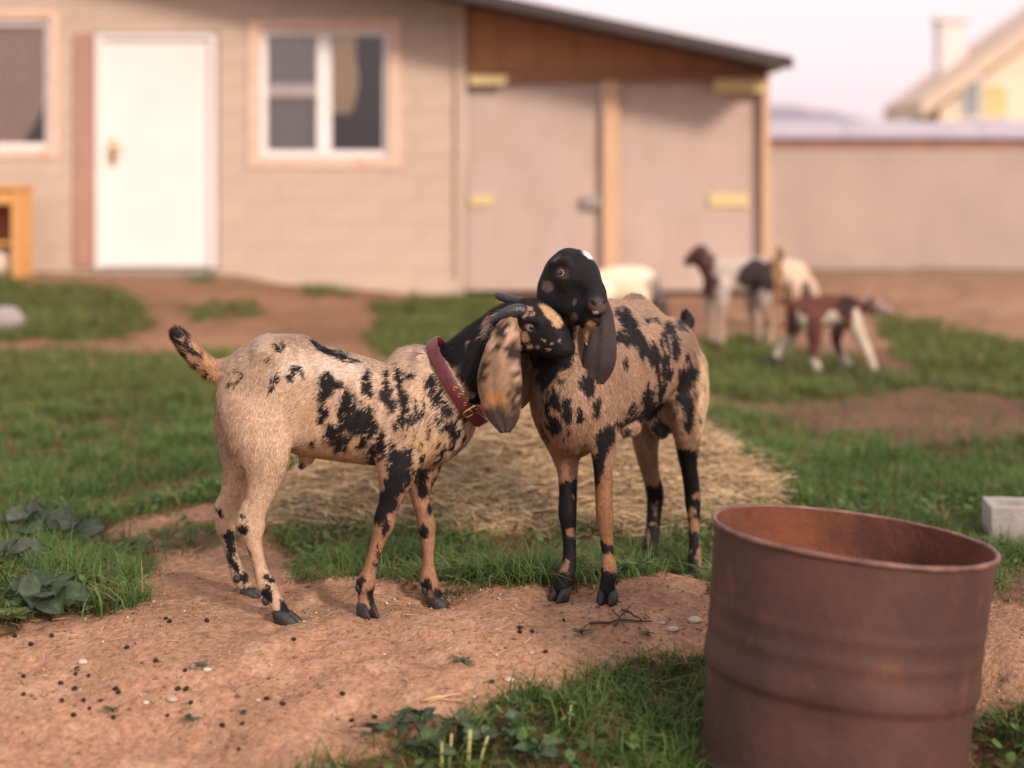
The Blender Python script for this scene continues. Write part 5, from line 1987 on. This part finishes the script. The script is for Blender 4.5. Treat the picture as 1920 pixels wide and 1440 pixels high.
    set_col(me, np.tile(np.array([.040, .030, .032]), (len(v), 1)) * (0.6 + .8 * fbm(v, 30, 3, 151))[:, None])
    link('ear', me, M['skin'], root)
    cs = [P(1030, 548, 3.99), P(1018, 585, 3.985), P(1010, 625, 3.975), P(1012, 665, 3.97), P(1018, 700, 3.97)]
    v, f = ear_mesh(cs, np.array([14, 20, 26, 24, 8]) / 762, .18, (-.3, -1, .1))
    me = pymesh('ear', v, f, True)
    set_col(me, np.tile(np.array([.030, .023, .024]), (len(v), 1)) * (0.6 + .8 * fbm(v, 30, 3, 153))[:, None])
    link('ear', me, M['skin'], root)


black_headed_goat()


# ------------------------------------------------------------------ goats far behind
def far_goat(label, Y, lo, hi, torso, neck, head, legs, tail, ears, colour, group='goats grazing behind', vox=0.011):
    s = Y / FPX
    a, c = P(lo[0], hi[1], Y), P(hi[0], lo[1], Y)
    b = Body((a[0] - .06, Y - .24, min(a[2], c[2]) - .06), (c[0] + .06, Y + .24, max(a[2], c[2]) + .06), vox)
    N = lambda t, dy=0.0: [(P(x, y, Y + dy), (r * s * q, r * s)) for x, y, r, q in t]
    b.chain(N(torso), k=.03)
    b.chain(N(neck), k=.03)
    b.chain(N(head), k=.02)
    b.chain(N(tail), k=.015)
    soles = []
    for dy, nodes in legs:
        g = nodes[-1]
        b.chain([(P(x, y, Y + dy), (r * s * 1.0, r * s * 1.15)) for x, y, r in nodes], up=(1, 0, 0), k=.02)
        soles.append((P(g[0], g[1], Y + dy), dy))
    sk = Skin(b)
    root = empty('goat', (float(np.mean([p[0][0] for p in soles])), Y, float(np.mean([p[0][2] for p in soles]))), label, 'goat', group)
    me = mesh_fast('body', sk.v, sk.q, 4)
    smooth(me)
    u, v = proj(sk.v)
    u = u + (fbm(sk.v, 14, 3, 5) - .5) * 44
    v = v + (fbm(sk.v, 14, 3, 8) - .5) * 44
    set_col(me, np.clip(colour(u, v, sk.v), 0, 1))
    link('body', me, M['farcoat'], root)
    for p, dy in soles:
        hoof('hoof', p + V3(0, 0, .02), p + V3(0, 0, -.03), (ears[2], -.2, 0), root, .022)
    for sg in (-1, 1):
        x, y, _ = ears
        cs = [P(x, y, Y + sg * .045), P(x - ears[2] * 4, y + 10, Y + sg * .085), P(x - ears[2] * 5, y + 24, Y + sg * .10), P(x - ears[2] * 4, y + 34, Y + sg * .10)]
        vv, ff = ear_mesh(cs, np.array([4, 8, 9, 3]) * s, .2, (0, sg * -1.0 if sg > 0 else -1.0, .2), .008)
        me = pymesh('ear', vv, ff, True)
        set_col(me, np.tile(np.array([.09, .05, .04]), (len(vv), 1)))
        link('ear', me, M['farcoat'], root)
    # set the hooves on the soil
    dz = max(gz(p[0], p[1]) - (p[2] - .03) for p, _ in soles)
    root.location.z += float(np.mean([gz(p[0], p[1]) - (p[2] - .03) for p, _ in soles]))


def flat(c, n):
    return np.tile(np.array(c), (n, 1))


def col_a(u, v, p):
    n = len(u)
    c = flat((.42, .36, .32), n)
    c = mixc(c, flat((.075, .038, .030), n), sstep(1350, 1340, u) * sstep(540, 520, v))
    c = mixc(c, flat((.035, .024, .026), n), sstep(0, .1, blobs(u, v, [(1420, 488, 40, 36)])))
    c = mixc(c, flat((.20, .10, .055), n), sstep(1446, 1452, u))
    c = mixc(c, flat((.30, .19, .13), n), sstep(540, 560, v) * .7)
    return c


def col_b(u, v, p):
    n = len(u)
    c = flat((.105, .040, .030), n)
    c = mixc(c, flat((.030, .018, .018), n), sstep(0, .1, blobs(u, v, [(1588, 548, 17, 20)])))
    c = mixc(c, flat((.52, .45, .36), n), sstep(588, 600, v) * sstep(1585, 1590, u))
    c = mixc(c, flat((.42, .37, .29), n), sstep(598, 615, v) * sstep(1520, 1500, u))
    c = mixc(c, flat((.45, .40, .32), n), sstep(640, 650, v))
    c = mixc(c, flat((.48, .42, .34), n), sstep(0, .1, blobs(u, v, [(1565, 578, 22, 12), (1610, 590, 16, 30), (1500, 585, 10, 20)])))
    c = mixc(c, flat((.24, .17, .155), n), sstep(1618, 1630, u) * sstep(590, 580, v))
    return c


def col_c(u, v, p):
    n = len(u)
    c = flat((.72, .63, .48), n)
    return mixc(c, flat((.26, .21, .19), n), sstep(1228, 1236, u))


def col_d(u, v, p):
    n = len(u)
    c = flat((.56, .44, .33), n)
    return mixc(c, flat((.30, .19, .12), n), sstep(520, 540, v))


far_goat('dark brown, white and black goat standing side-on by the barn corner', 10.4, (1265, 420), (1480, 640),
         [(1345, 490, 34, .75), (1390, 490, 36, .85), (1430, 488, 34, .85), (1450, 485, 24, .8)],
         [(1345, 485, 26, .7), (1322, 465, 19, .7), (1312, 450, 16, .8)],
         [(1316, 448, 17, .8), (1300, 456, 13, .8), (1288, 466, 8, .9)],
         [(-.09, [(1350, 510, 18), (1352, 550, 11), (1350, 580, 8), (1350, 616, 8)]), (.09, [(1335, 510, 16), (1332, 550, 10), (1334, 580, 8), (1334, 612, 8)]),
          (-.09, [(1440, 505, 24), (1436, 548, 12), (1446, 578, 9), (1442, 616, 8)]), (.09, [(1425, 505, 22), (1412, 548, 12), (1420, 578, 9), (1416, 612, 8)])],
         [(1455, 470, 8, 1), (1464, 452, 8, 1), (1460, 438, 5, 1)], (1318, 440, -1), col_a)
far_goat('small red brown kid with white legs walking to the right', 9.0, (1440, 515), (1690, 695),
         [(1492, 560, 22, .8), (1530, 560, 28, .85), (1570, 558, 28, .85), (1595, 556, 22, .8)],
         [(1590, 556, 19, .7), (1615, 550, 15, .7), (1635, 545, 13, .8)],
         [(1636, 546, 15, .8), (1655, 556, 11, .8), (1670, 563, 8, .9)],
         [(-.075, [(1597, 575, 16), (1614, 610, 10), (1630, 645, 8), (1640, 674, 7)]), (.075, [(1575, 580, 14), (1568, 615, 9), (1580, 645, 7), (1592, 668, 7)]),
          (-.075, [(1520, 575, 20), (1528, 615, 11), (1524, 645, 8), (1536, 674, 7)]), (.075, [(1495, 575, 18), (1482, 608, 10), (1462, 632, 7), (1452, 650, 7)])],
         [(1480, 545, 7, 1), (1468, 540, 6, 1), (1458, 548, 4, 1)], (1638, 536, 1), col_b)
far_goat('cream white goat grazing beyond the black head of the front goat', 10.8, (1095, 465), (1265, 640),
         [(1125, 512, 30, .8), (1160, 510, 36, .9), (1195, 508, 34, .9), (1212, 508, 28, .85)],
         [(1208, 508, 20, .7), (1228, 524, 14, .7), (1238, 540, 12, .8)],
         [(1238, 540, 12, .8), (1246, 556, 9, .8), (1250, 570, 7, .9)],
         [(-.08, [(1205, 530, 14), (1206, 565, 9), (1206, 608, 7)]), (.08, [(1196, 530, 14), (1194, 565, 9), (1194, 602, 7)]),
          (-.08, [(1130, 525, 20), (1126, 562, 10), (1120, 582, 8), (1122, 608, 7)]), (.08, [(1142, 525, 18), (1140, 562, 10), (1134, 582, 8), (1136, 602, 7)])],
         [(1104, 500, 7, 1), (1098, 512, 6, 1), (1098, 522, 4, 1)], (1232, 530, 1), col_c)
far_goat('pale cream goat half hidden behind the dark brown goat', 11.6, (1385, 445), (1540, 620),
         [(1420, 488, 24, .8), (1455, 486, 28, .9), (1485, 485, 26, .9), (1498, 484, 20, .85)],
         [(1495, 486, 16, .7), (1512, 498, 12, .7), (1520, 510, 11, .8)],
         [(1520, 510, 11, .8), (1527, 522, 8, .8), (1530, 532, 6, .9)],
         [(-.08, [(1490, 500, 12), (1492, 535, 8), (1491, 580, 6)]), (.08, [(1480, 500, 12), (1480, 535, 8), (1479, 576, 6)]),
          (-.08, [(1425, 500, 16), (1420, 535, 9), (1414, 552, 7), (1416, 580, 6)]), (.08, [(1435, 500, 16), (1432, 535, 9), (1426, 552, 7), (1428, 576, 6)])],
         [(1402, 478, 6, 1), (1396, 488, 5, 1), (1395, 496, 4, 1)], (1516, 502, 1), col_d)


# ------------------------------------------------------------------ the rusty drum
def build_drum():
    Yd = 3.4
    top = P(1600, 1004, Yd)
    zb = gz(top[0] - .05, Yd) - 0.01
    Hh = top[2] - zb
    r0 = .294
    prof = [(r0 + .004, 0.0)]
    z = 0.0
    zs = np.linspace(0.0, Hh, 90)
    outer = []
    for q in zs:
        q *= 1.0
        k = r0 / .2425
        r = r0 - .044 * q
        r += .0017 * math.exp(-((q / k - .128) / .010) ** 2) + .0021 * math.exp(-((q / k - .170) / .011) ** 2)
        r += .0070 * (1 / (1 + math.exp(-(q / k - .205) / .010))) * (1 - 1 / (1 + math.exp(-(q / k - .242) / .0025)))
        r += .0060 * math.exp(-((q / k - .40) / .012) ** 2)
        outer.append((r, -q))
    inner = [(r - .004, z) for r, z in outer][::-1]
    lean = math.radians(6.2)
    back = math.radians(2.0)
    axis = V3(math.sin(lean), math.sin(back), 1)
    axis /= np.linalg.norm(axis)
    e1 = np.cross((0, 1, 0), axis)
    e1 /= np.linalg.norm(e1)
    e2 = np.cross(axis, e1)

    def place(v):
        v = np.asarray(v)
        th = np.arctan2(v[:, 1], v[:, 0])
        # dents and out-of-round rim
        k = 1 + .006 * np.sin(2 * th + .6) + .004 * np.sin(5 * th + 2) * np.exp(v[:, 2] * 3)
        dent = .007 * np.exp(-((np.angle(np.exp(1j * (th + 1.9)))) / .25) ** 2 - ((v[:, 2] + .33) / .05) ** 2)
        zz = v[:, 2] + .0008 * np.sin(3 * th + 1)
        r = np.hypot(v[:, 0], v[:, 1]) * k - dent
        return top + (np.cos(th) * r)[:, None] * e1 + (np.sin(th) * r)[:, None] * e2 + zz[:, None] * axis
    root = empty('rusty_drum', top - axis * Hh, 'rusty brown open steel drum leaning in the right foreground', 'drum')
    v, f = lathe_vf(outer, 72)
    v2, f2 = lathe_vf(inner, 72)
    link('body', pymesh('body', place(v), [q[::-1] for q in f], True), M['rust'], root)
    liner = link('inside_wall', pymesh('inside_wall', place(v2), [q[::-1] for q in f2], True), M['rust_in'], root)
    liner['label'] = 'orange rusted inside wall'
    ring = []
    for k in range(97):
        a = 2 * math.pi * k / 96
        ring.append(((r0 + .002) * math.cos(a), (r0 + .002) * math.sin(a), 0.0))
    pr = place(ring)
    vs, fs = [], []
    for i in range(96):
        a = 2 * math.pi * i / 96
        rad = e1 * math.cos(a) + e2 * math.sin(a)
        for k in range(10):
            t = 2 * math.pi * k / 10
            vs.append(pr[i] + rad * math.cos(t) * .0058 + axis * math.sin(t) * .0058 * (1 + .10 * math.sin(i * .9)))
    fs = [(i * 10 + k, i * 10 + (k + 1) % 10, ((i + 1) % 96) * 10 + (k + 1) % 10, ((i + 1) % 96) * 10 + k) for i in range(96) for k in range(10)]
    link('rim', pymesh('rim', vs, fs, True), M['rust_rim'], root)
    rb = outer[-1][0] - .006
    disc = [(rb * math.cos(2 * math.pi * k / 48), rb * math.sin(2 * math.pi * k / 48), -Hh + .02) for k in range(48)]
    disc2 = [(x, y, z - .008) for x, y, z in disc]
    d = place(disc + disc2)
    link('bottom', pymesh('bottom', d, [tuple(range(48)), tuple(range(48, 96))[::-1]] + [(k, 48 + k, 48 + (k + 1) % 48, (k + 1) % 48) for k in range(48)]), M['rust_in'], root)


build_drum()


# ------------------------------------------------------------------ small things
def rock_vf(c, r, seed, n=12, m=8, amp=.35):
    vs = []
    for j in range(m + 1):
        ph = math.pi * j / m
        for i in range(n):
            th = 2 * math.pi * i / n
            d = np.array([math.sin(ph) * math.cos(th), math.sin(ph) * math.sin(th), math.cos(ph)])
            k = 1 - amp / 2 + amp * float(vnoise(d[None] + seed * 3.1, 1.6, seed)[0])
            vs.append(np.asarray(c) + d * np.asarray(r) * k)
    fs = [(j * n + i, j * n + (i + 1) % n, (j + 1) * n + (i + 1) % n, (j + 1) * n + i) for j in range(m) for i in range(n)]
    return np.array(vs), fs


def droppings():
    # (x, y) in the photo; size factor
    spots = [(28, 1195), (97, 1194), (58, 1210), (311, 1162), (318, 1167), (388, 1166), (292, 1241), (142, 1266), (166, 1269), (44, 1270), (114, 1283), (140, 1294), (44, 1304), (116, 1316),
             (157, 1315), (189, 1316), (217, 1294), (168, 1331), (138, 1343), (213, 1348), (347, 1259), (334, 1294), (349, 1294), (358, 1320), (314, 1344), (500, 1312), (457, 1338), (455, 1359),
             (417, 1370), (448, 1407), (551, 1201), (238, 1216), (145, 1256), (222, 1301), (975, 1179), (975, 1187), (998, 1186), (1057, 1165), (1023, 1224), (642, 1303), (660, 1353), (703, 1347), (922, 1281), (530, 1322)]
    pair = {(311, 1162), (318, 1167), (334, 1294), (349, 1294), (457, 1338), (455, 1359)}
    base = []
    for s in range(4):
        v, f = rock_vf((0, 0, 0), (.0062, .0048, .0044), 40 + s, 12, 8, .22)
        me = pymesh('dropping', v, f, True)
        me.materials.append(M['dropping'])
        base.append(me)
    for i, (x, y) in enumerate(spots):
        p = on_ground(x, y)
        o = bpy.data.objects.new('dropping', base[i % 4])
        k = random.uniform(.8, 1.25)
        o.scale = (k, k, k)
        o.location = p + V3(0, 0, .0035)
        o.rotation_euler = (0, random.uniform(-.3, .3), random.uniform(0, 6.28))
        COL.objects.link(o)
        tag(o, 'small dark oval goat dropping on the trodden earth', 'dropping', 'goat droppings on the earth')


droppings()


def pebbles():
    items = [(322, 1320, .011, 'pale rounded pebble beside the droppings on the left of the path'),
             (1303, 1166, .014, 'largest pale pebble near the rusty drum and the twigs'),
             (1262, 1182, .012, 'flat tan pebble right of the dark twigs'),
             (155, 1243, .009, 'pale flake of stone on the path near the grass edge'),
             (274, 1318, .006, 'tiny pale pebble between droppings on the left of the path'),
             (484, 1314, .005, 'tiny white pebble right of the droppings'),
             (365, 1252, .009, 'small tan pebble beside a tuft on the path'),
             (388, 1257, .008, 'small pale pebble just right of the tuft on the path'),
             (955, 1276, .009, 'small white pebble at the edge of the lower grass'),
             (1240, 1170, .009, 'small stone touching the end of the dark twigs')]
    for i, (x, y, r, lab) in enumerate(items):
        p = on_ground(x, y)
        v, f = rock_vf(p + V3(0, 0, r * .25), (r * 1.25, r, r * .6), 60 + i)
        tag(link('pebble', pymesh('pebble', v, f, True), M['pebble'], None, p), lab, 'pebble', 'pebbles on the path')
    p = on_ground(14, 622)
    v, f = rock_vf(p + V3(0, 0, .07), (.13, .10, .10), 80, 18, 12)
    tag(link('rock', pymesh('rock', v, f, True), M['rock'], None, p), 'blurred grey rock in the grass at the far left edge', 'rock')
    p = on_ground(613, 1420)
    v = np.array([(-.022, -.006, 0), (.006, -.016, 0), (.024, .002, 0), (-.008, .014, 0), (-.020, -.004, .012), (.006, -.013, .015), (.020, .002, .014), (-.008, .011, .011)])
    f = [(3, 2, 1, 0), (4, 5, 6, 7), (0, 1, 5, 4), (1, 2, 6, 5), (2, 3, 7, 6), (3, 0, 4, 7)]
    tag(link('brick_shard', pymesh('brick_shard', v + p, f), M['brickred'], None, p), 'flat reddish brick shard at the bottom edge of the path', 'brick')


pebbles()


def concrete_block():
    Y = 5.05
    c = P(1858, 951, Y)
    z0 = gz(c[0] + .1, Y) - .012
    zt = c[2]
    L, W, H = .39, .17, zt - z0
    rz = math.radians(-7)
    ca, sa = math.cos(rz), math.sin(rz)
    t = .032

    def tr(v):
        v = np.asarray(v, float)
        return np.stack([c[0] + v[:, 0] * ca - v[:, 1] * sa, Y + v[:, 0] * sa + v[:, 1] * ca, z0 + v[:, 2]], -1)
    vs, fs = [], []
    xs = [0, t, L / 2 - t / 2, L / 2 + t / 2, L - t, L]
    ys = [0, t, W - t, W]
    solid = lambda i, j: not (j == 1 and i in (1, 3))
    idx = {}

    def vid(i, j, k):
        key = (i, j, k)
        if key not in idx:
            idx[key] = len(vs)
            vs.append((xs[i], ys[j], H * k))
        return idx[key]
    for i in range(5):
        for j in range(3):
            if not solid(i, j):
                continue
            fs.append((vid(i, j, 1), vid(i + 1, j, 1), vid(i + 1, j + 1, 1), vid(i, j + 1, 1)))
            fs.append((vid(i, j + 1, 0), vid(i + 1, j + 1, 0), vid(i + 1, j, 0), vid(i, j, 0)))
            for di, dj, a, b_ in ((-1, 0, (i, j + 1), (i, j)), (1, 0, (i + 1, j), (i + 1, j + 1)), (0, -1, (i, j), (i + 1, j)), (0, 1, (i + 1, j + 1), (i, j + 1))):
                ni, nj = i + di, j + dj
                if not (0 <= ni < 5 and 0 <= nj < 3) or not solid(ni, nj):
                    fs.append((vid(*a, 0), vid(*b_, 0), vid(*b_, 1), vid(*a, 1)))
    me = pymesh('concrete_block', tr(vs), fs)
    o = link('concrete_block', me, M['concrete'], None, (c[0] + .2, Y + .08, z0))
    bv = o.modifiers.new('chip', 'BEVEL')
    bv.width = .004
    bv.segments = 2
    tag(o, 'grey hollow concrete block lying in the grass at the right edge', 'block')


concrete_block()


def twigs():
    def tw(pts, r, lab, nm='twig', mat='twig', lift=.006, cat='twig', grp='twigs on the path'):
        q = [on_ground(x, y) + V3(0, 0, lift + dz) for x, y, dz in pts]
        m = 3
        fine = []
        for a, b_ in zip(q[:-1], q[1:]):
            for k in range(m):
                t = k / m
                fine.append(a * (1 - t) + b_ * t + RNG.normal(0, .0015, 3))
        fine.append(q[-1])
        v, f = tube_vf(fine, np.linspace(r, r * .55, len(fine)), 7)
        tag(link(nm, pymesh(nm, v, f, True), M[mat], None, q[0]), lab, cat, grp)
    tw([(1106, 1174, 0), (1160, 1170, .002), (1223, 1170, .001)], .0034, 'longest dark twig lying flat beside the rusty drum')
    tw([(1152, 1180, .002), (1168, 1166, .012), (1182, 1153, .016)], .0028, 'short dark twig crossing upward over the longest twig')
    tw([(1166, 1154, .010), (1185, 1163, .010), (1204, 1172, .004)], .0034, 'thick dark broken twig end resting on the longest twig')
    tw([(1148, 1152, .006), (1160, 1166, .008), (1170, 1180, .002)], .0022, 'thin curved dark twig left of the broken twig end')
    tw([(795, 1318, .002), (832, 1312, .004), (862, 1306, .003)], .0030, 'pale straight straw stalk lying above the lower weeds', 'straw_stalk', 'straw', .004, 'stalk', 'loose stalks')
    tw([(800, 1320, .002), (835, 1317, .003), (866, 1318, .002)], .0020, 'thinner pale straw stalk touching the straight straw stalk', 'straw_stalk', 'straw', .004, 'stalk', 'loose stalks')
    tw([(982, 1210, .002), (992, 1203, .003), (1004, 1196, .003)], .0016, 'short pale stalk lying above the lower grass', 'straw_stalk', 'straw', .003, 'stalk', 'loose stalks')
    tw([(1210, 1224, .002), (1230, 1216, .003), (1246, 1208, .003)], .0018, 'tan stalk lying between the twigs and the lower grass', 'straw_stalk', 'straw', .003, 'stalk', 'loose stalks')


M['straw_plain'] = pmat('pale_stalk', (.56, .40, .24), (.46, .31, .17), 40, rough=.6)
_straw_attr = M['straw']
M['straw'] = M['straw_plain']
twigs()
M['straw'] = _straw_attr


# ------------------------------------------------------------------ weeds with leaves one can tell apart
def leaf_vf(base, tip, nrm, width, lobes=0, curl=.15, n=8, m=6, wav=.10):
    base, tip, nrm = (np.asarray(a, float) for a in (base, tip, nrm))
    ax = tip - base
    L = np.linalg.norm(ax)
    ax /= L
    sd = np.cross(ax, nrm)
    sd /= np.linalg.norm(sd) + 1e-9
    nr = np.cross(sd, ax)
    vs = []
    for i in range(n + 1):
        t = i / n
        wv = width * (math.sin(math.pi * min(1, t * .92 + .08)) ** .7) * (1 - .35 * t)
        if lobes:
            wv *= 1 + .16 * math.sin(lobes * math.pi * t * 2)
        if i == n:
            wv = width * .03
        for j in range(m + 1):
            s = j / m * 2 - 1
            z = -curl * L * t * t + .18 * width * s * s + wav * width * math.sin(7 * t + 5 * s) * abs(s)
            back = -.12 * L * abs(s) * (t < .25) * (1 - t * 4)
            vs.append(base + ax * (L * t + back) + sd * s * wv + nr * z)
    K = m + 1
    fs = [(i * K + j, i * K + j + 1, (i + 1) * K + j + 1, (i + 1) * K + j) for i in range(n) for j in range(m)]
    return np.array(vs), fs


def weed(px, py, label, nleaf, L, W, colr, spread=(.15, 1.1), stem_h=.03, group=None, aim=None, lobes=0, seed=0, name='broadleaf_weed', cat='weed'):
    rg = np.random.default_rng(seed)
    p = on_ground(px, py)
    root = empty(name, p, label, cat, group)
    v, f = tube_vf([p - V3(0, 0, .01), p + V3(.002, 0, stem_h * .5), p + V3(0, .003, stem_h)], [.0028, .0024, .0018], 7)
    link('stem', pymesh('stem', v, f, True), M['weedstem'], root)
    for k in range(nleaf):
        a = (aim[k] if aim else 2 * math.pi * k / nleaf + rg.normal(0, .35))
        el = rg.uniform(*spread)
        l = L * rg.uniform(.7, 1.2)
        d = V3(math.cos(a) * math.cos(el), math.sin(a) * math.cos(el), math.sin(el))
        pet = p + V3(0, 0, stem_h * rg.uniform(.4, 1.0))
        b0 = pet + d * l * .30
        tip = b0 + V3(d[0], d[1], d[2] * .4) * l
        nr = V3(-d[0] * math.sin(el), -d[1] * math.sin(el), math.cos(el)) + rg.normal(0, .22, 3) + V3(0, -.75 if W > .045 else 0, 0)
        lv, lf = leaf_vf(b0, tip, nr, W * rg.uniform(.8, 1.2), lobes, rg.uniform(.05, .35))
        sv, sf = tube_vf([pet, (pet + b0) / 2 + V3(0, 0, .003), b0 + d * l * .06], [.0018, .0015, .001], 6)
        vv, ff = join_vf([(lv, lf), (sv, sf)])
        me = pymesh('leaf', vv, ff, True)
        c = np.tile(np.array(colr), (len(vv), 1)) * rg.uniform(.75, 1.25)
        sarr = np.zeros(len(vv))
        grid = np.tile(np.abs(np.linspace(-1, 1, 7)), 9)
        sarr[:63] = grid
        c[:63] *= (1.0 + .45 * (grid < .1))[:, None]
        c *= (.85 + .3 * fbm(vv, 60, 2, seed))[:, None]
        set_col(me, np.clip(c, 0, 1))
        link('leaf', me, M['leaf'], root)


GREYG = (.075, .10, .065)
weed(52, 1012, 'large grey-green leaves at the left edge, uppermost of the broad-leaved plants', 7, .085, .05, GREYG, (.25, 1.0), .06, 'broad-leaved plants at the left', None, 0, 1)
weed(138, 1020, 'grey-green plant with one upright broad leaf nearest the bare earth on the left', 5, .085, .05, (.085, .11, .075), (.5, 1.1), .04, 'broad-leaved plants at the left', None, 0, 2)
weed(8, 1075, 'broad grey-green leaves cut off by the left edge of the picture', 6, .09, .055, GREYG, (.25, .9), .05, 'broad-leaved plants at the left', None, 0, 3)
weed(85, 1140, 'low dark broad leaves in the grass below the other left plants', 7, .085, .05, (.055, .08, .045), (.15, .8), .04, 'broad-leaved plants at the left', None, 0, 4)
weed(20, 1178, 'pale green rosette on the grass edge at the left', 7, .07, .022, (.12, .16, .06), (.4, 1.1), .01, 'broad-leaved plants at the left', None, 0, 5)
DG = (.060, .095, .045)
for i, (x, y, L, W, lab) in enumerate([
        (745, 1385, .045, .018, 'small leafy weed furthest up the bare earth at the bottom'),
        (790, 1375, .05, .021, 'leafy weed with rounded leaves above the pale cut stems'),
        (700, 1400, .04, .016, 'lowest small weed left of the pale cut stems'),
        (810, 1432, .055, .022, 'dark leafy weed around the foot of the leftmost cut stem'),
        (905, 1420, .055, .022, 'dark leafy weed just right of the pale cut stems'),
        (965, 1395, .05, .022, 'grey-green leafy weed between cut stems and lush grass'),
        (860, 1395, .05, .02, 'leafy weed behind the pale cut stems'),
        (1010, 1440, .055, .02, 'leafy weed at the bottom edge under the lush grass'),
        (1180, 1425, .05, .024, 'pale green weed with a folded leaf in the lush grass')]):
    weed(x, y, lab, 9, L * .85, W * .8, DG if i != 8 else (.10, .17, .05), (.1, 1.2), .045, 'weeds along the bottom grass', None, 1 if i % 2 else 0, 20 + i, 'leafy_weed')
for i, (x, y, L, lab) in enumerate([(372, 1252, .022, 'tiny green tuft alone on the path among the droppings'), (868, 1243, .028, 'tiny green tuft alone in the middle of the path'),
                                    (360, 1352, .024, 'flat green sprig low on the path among the droppings'), (1090, 1190, .035, 'dark flattened tuft in front of the dark twigs'),
                                    (1215, 1192, .022, 'small green sprig right below the dark twigs'), (210, 1335, .02, 'thin green sprig between droppings at the left of the path')]):
    weed(x, y, lab, 10, L, .0035, (.07, .10, .045), (.05, .8), .006, 'sprigs on the path', None, 0, 50 + i, 'sprig', 'sprig')


def cut_stems():
    for x, y, dx, h, r, lab in ((829, 1446, -2, .062, .0042, 'leftmost pale cut stem among the bottom weeds'), (842, 1440, 5, .070, .0034, 'thin pale cut stem close beside the leftmost one'),
                                (876, 1446, 6, .085, .0048, 'thickest and tallest yellow-green cut stem among the bottom weeds'), (895, 1440, 20, .065, .003, 'slanting yellow stem right of the tallest cut stem'),
                                (1065, 1370, 6, .055, .0022, 'thin yellow upright stalk in the lush lower grass')):
        p = on_ground(x, y)
        s = p[1] / FPX
        q = [p - V3(0, 0, .01), p + V3(dx * s * .5, .002, h * .5), p + V3(dx * s, 0, h)]
        v, f = tube_vf(q, [r, r * .95, r * .85], 8)
        tag(link('cut_stem', pymesh('cut_stem', v, f, True), M['stalk'], None, p), lab, 'stem', 'cut stems in the weeds')


cut_stems()
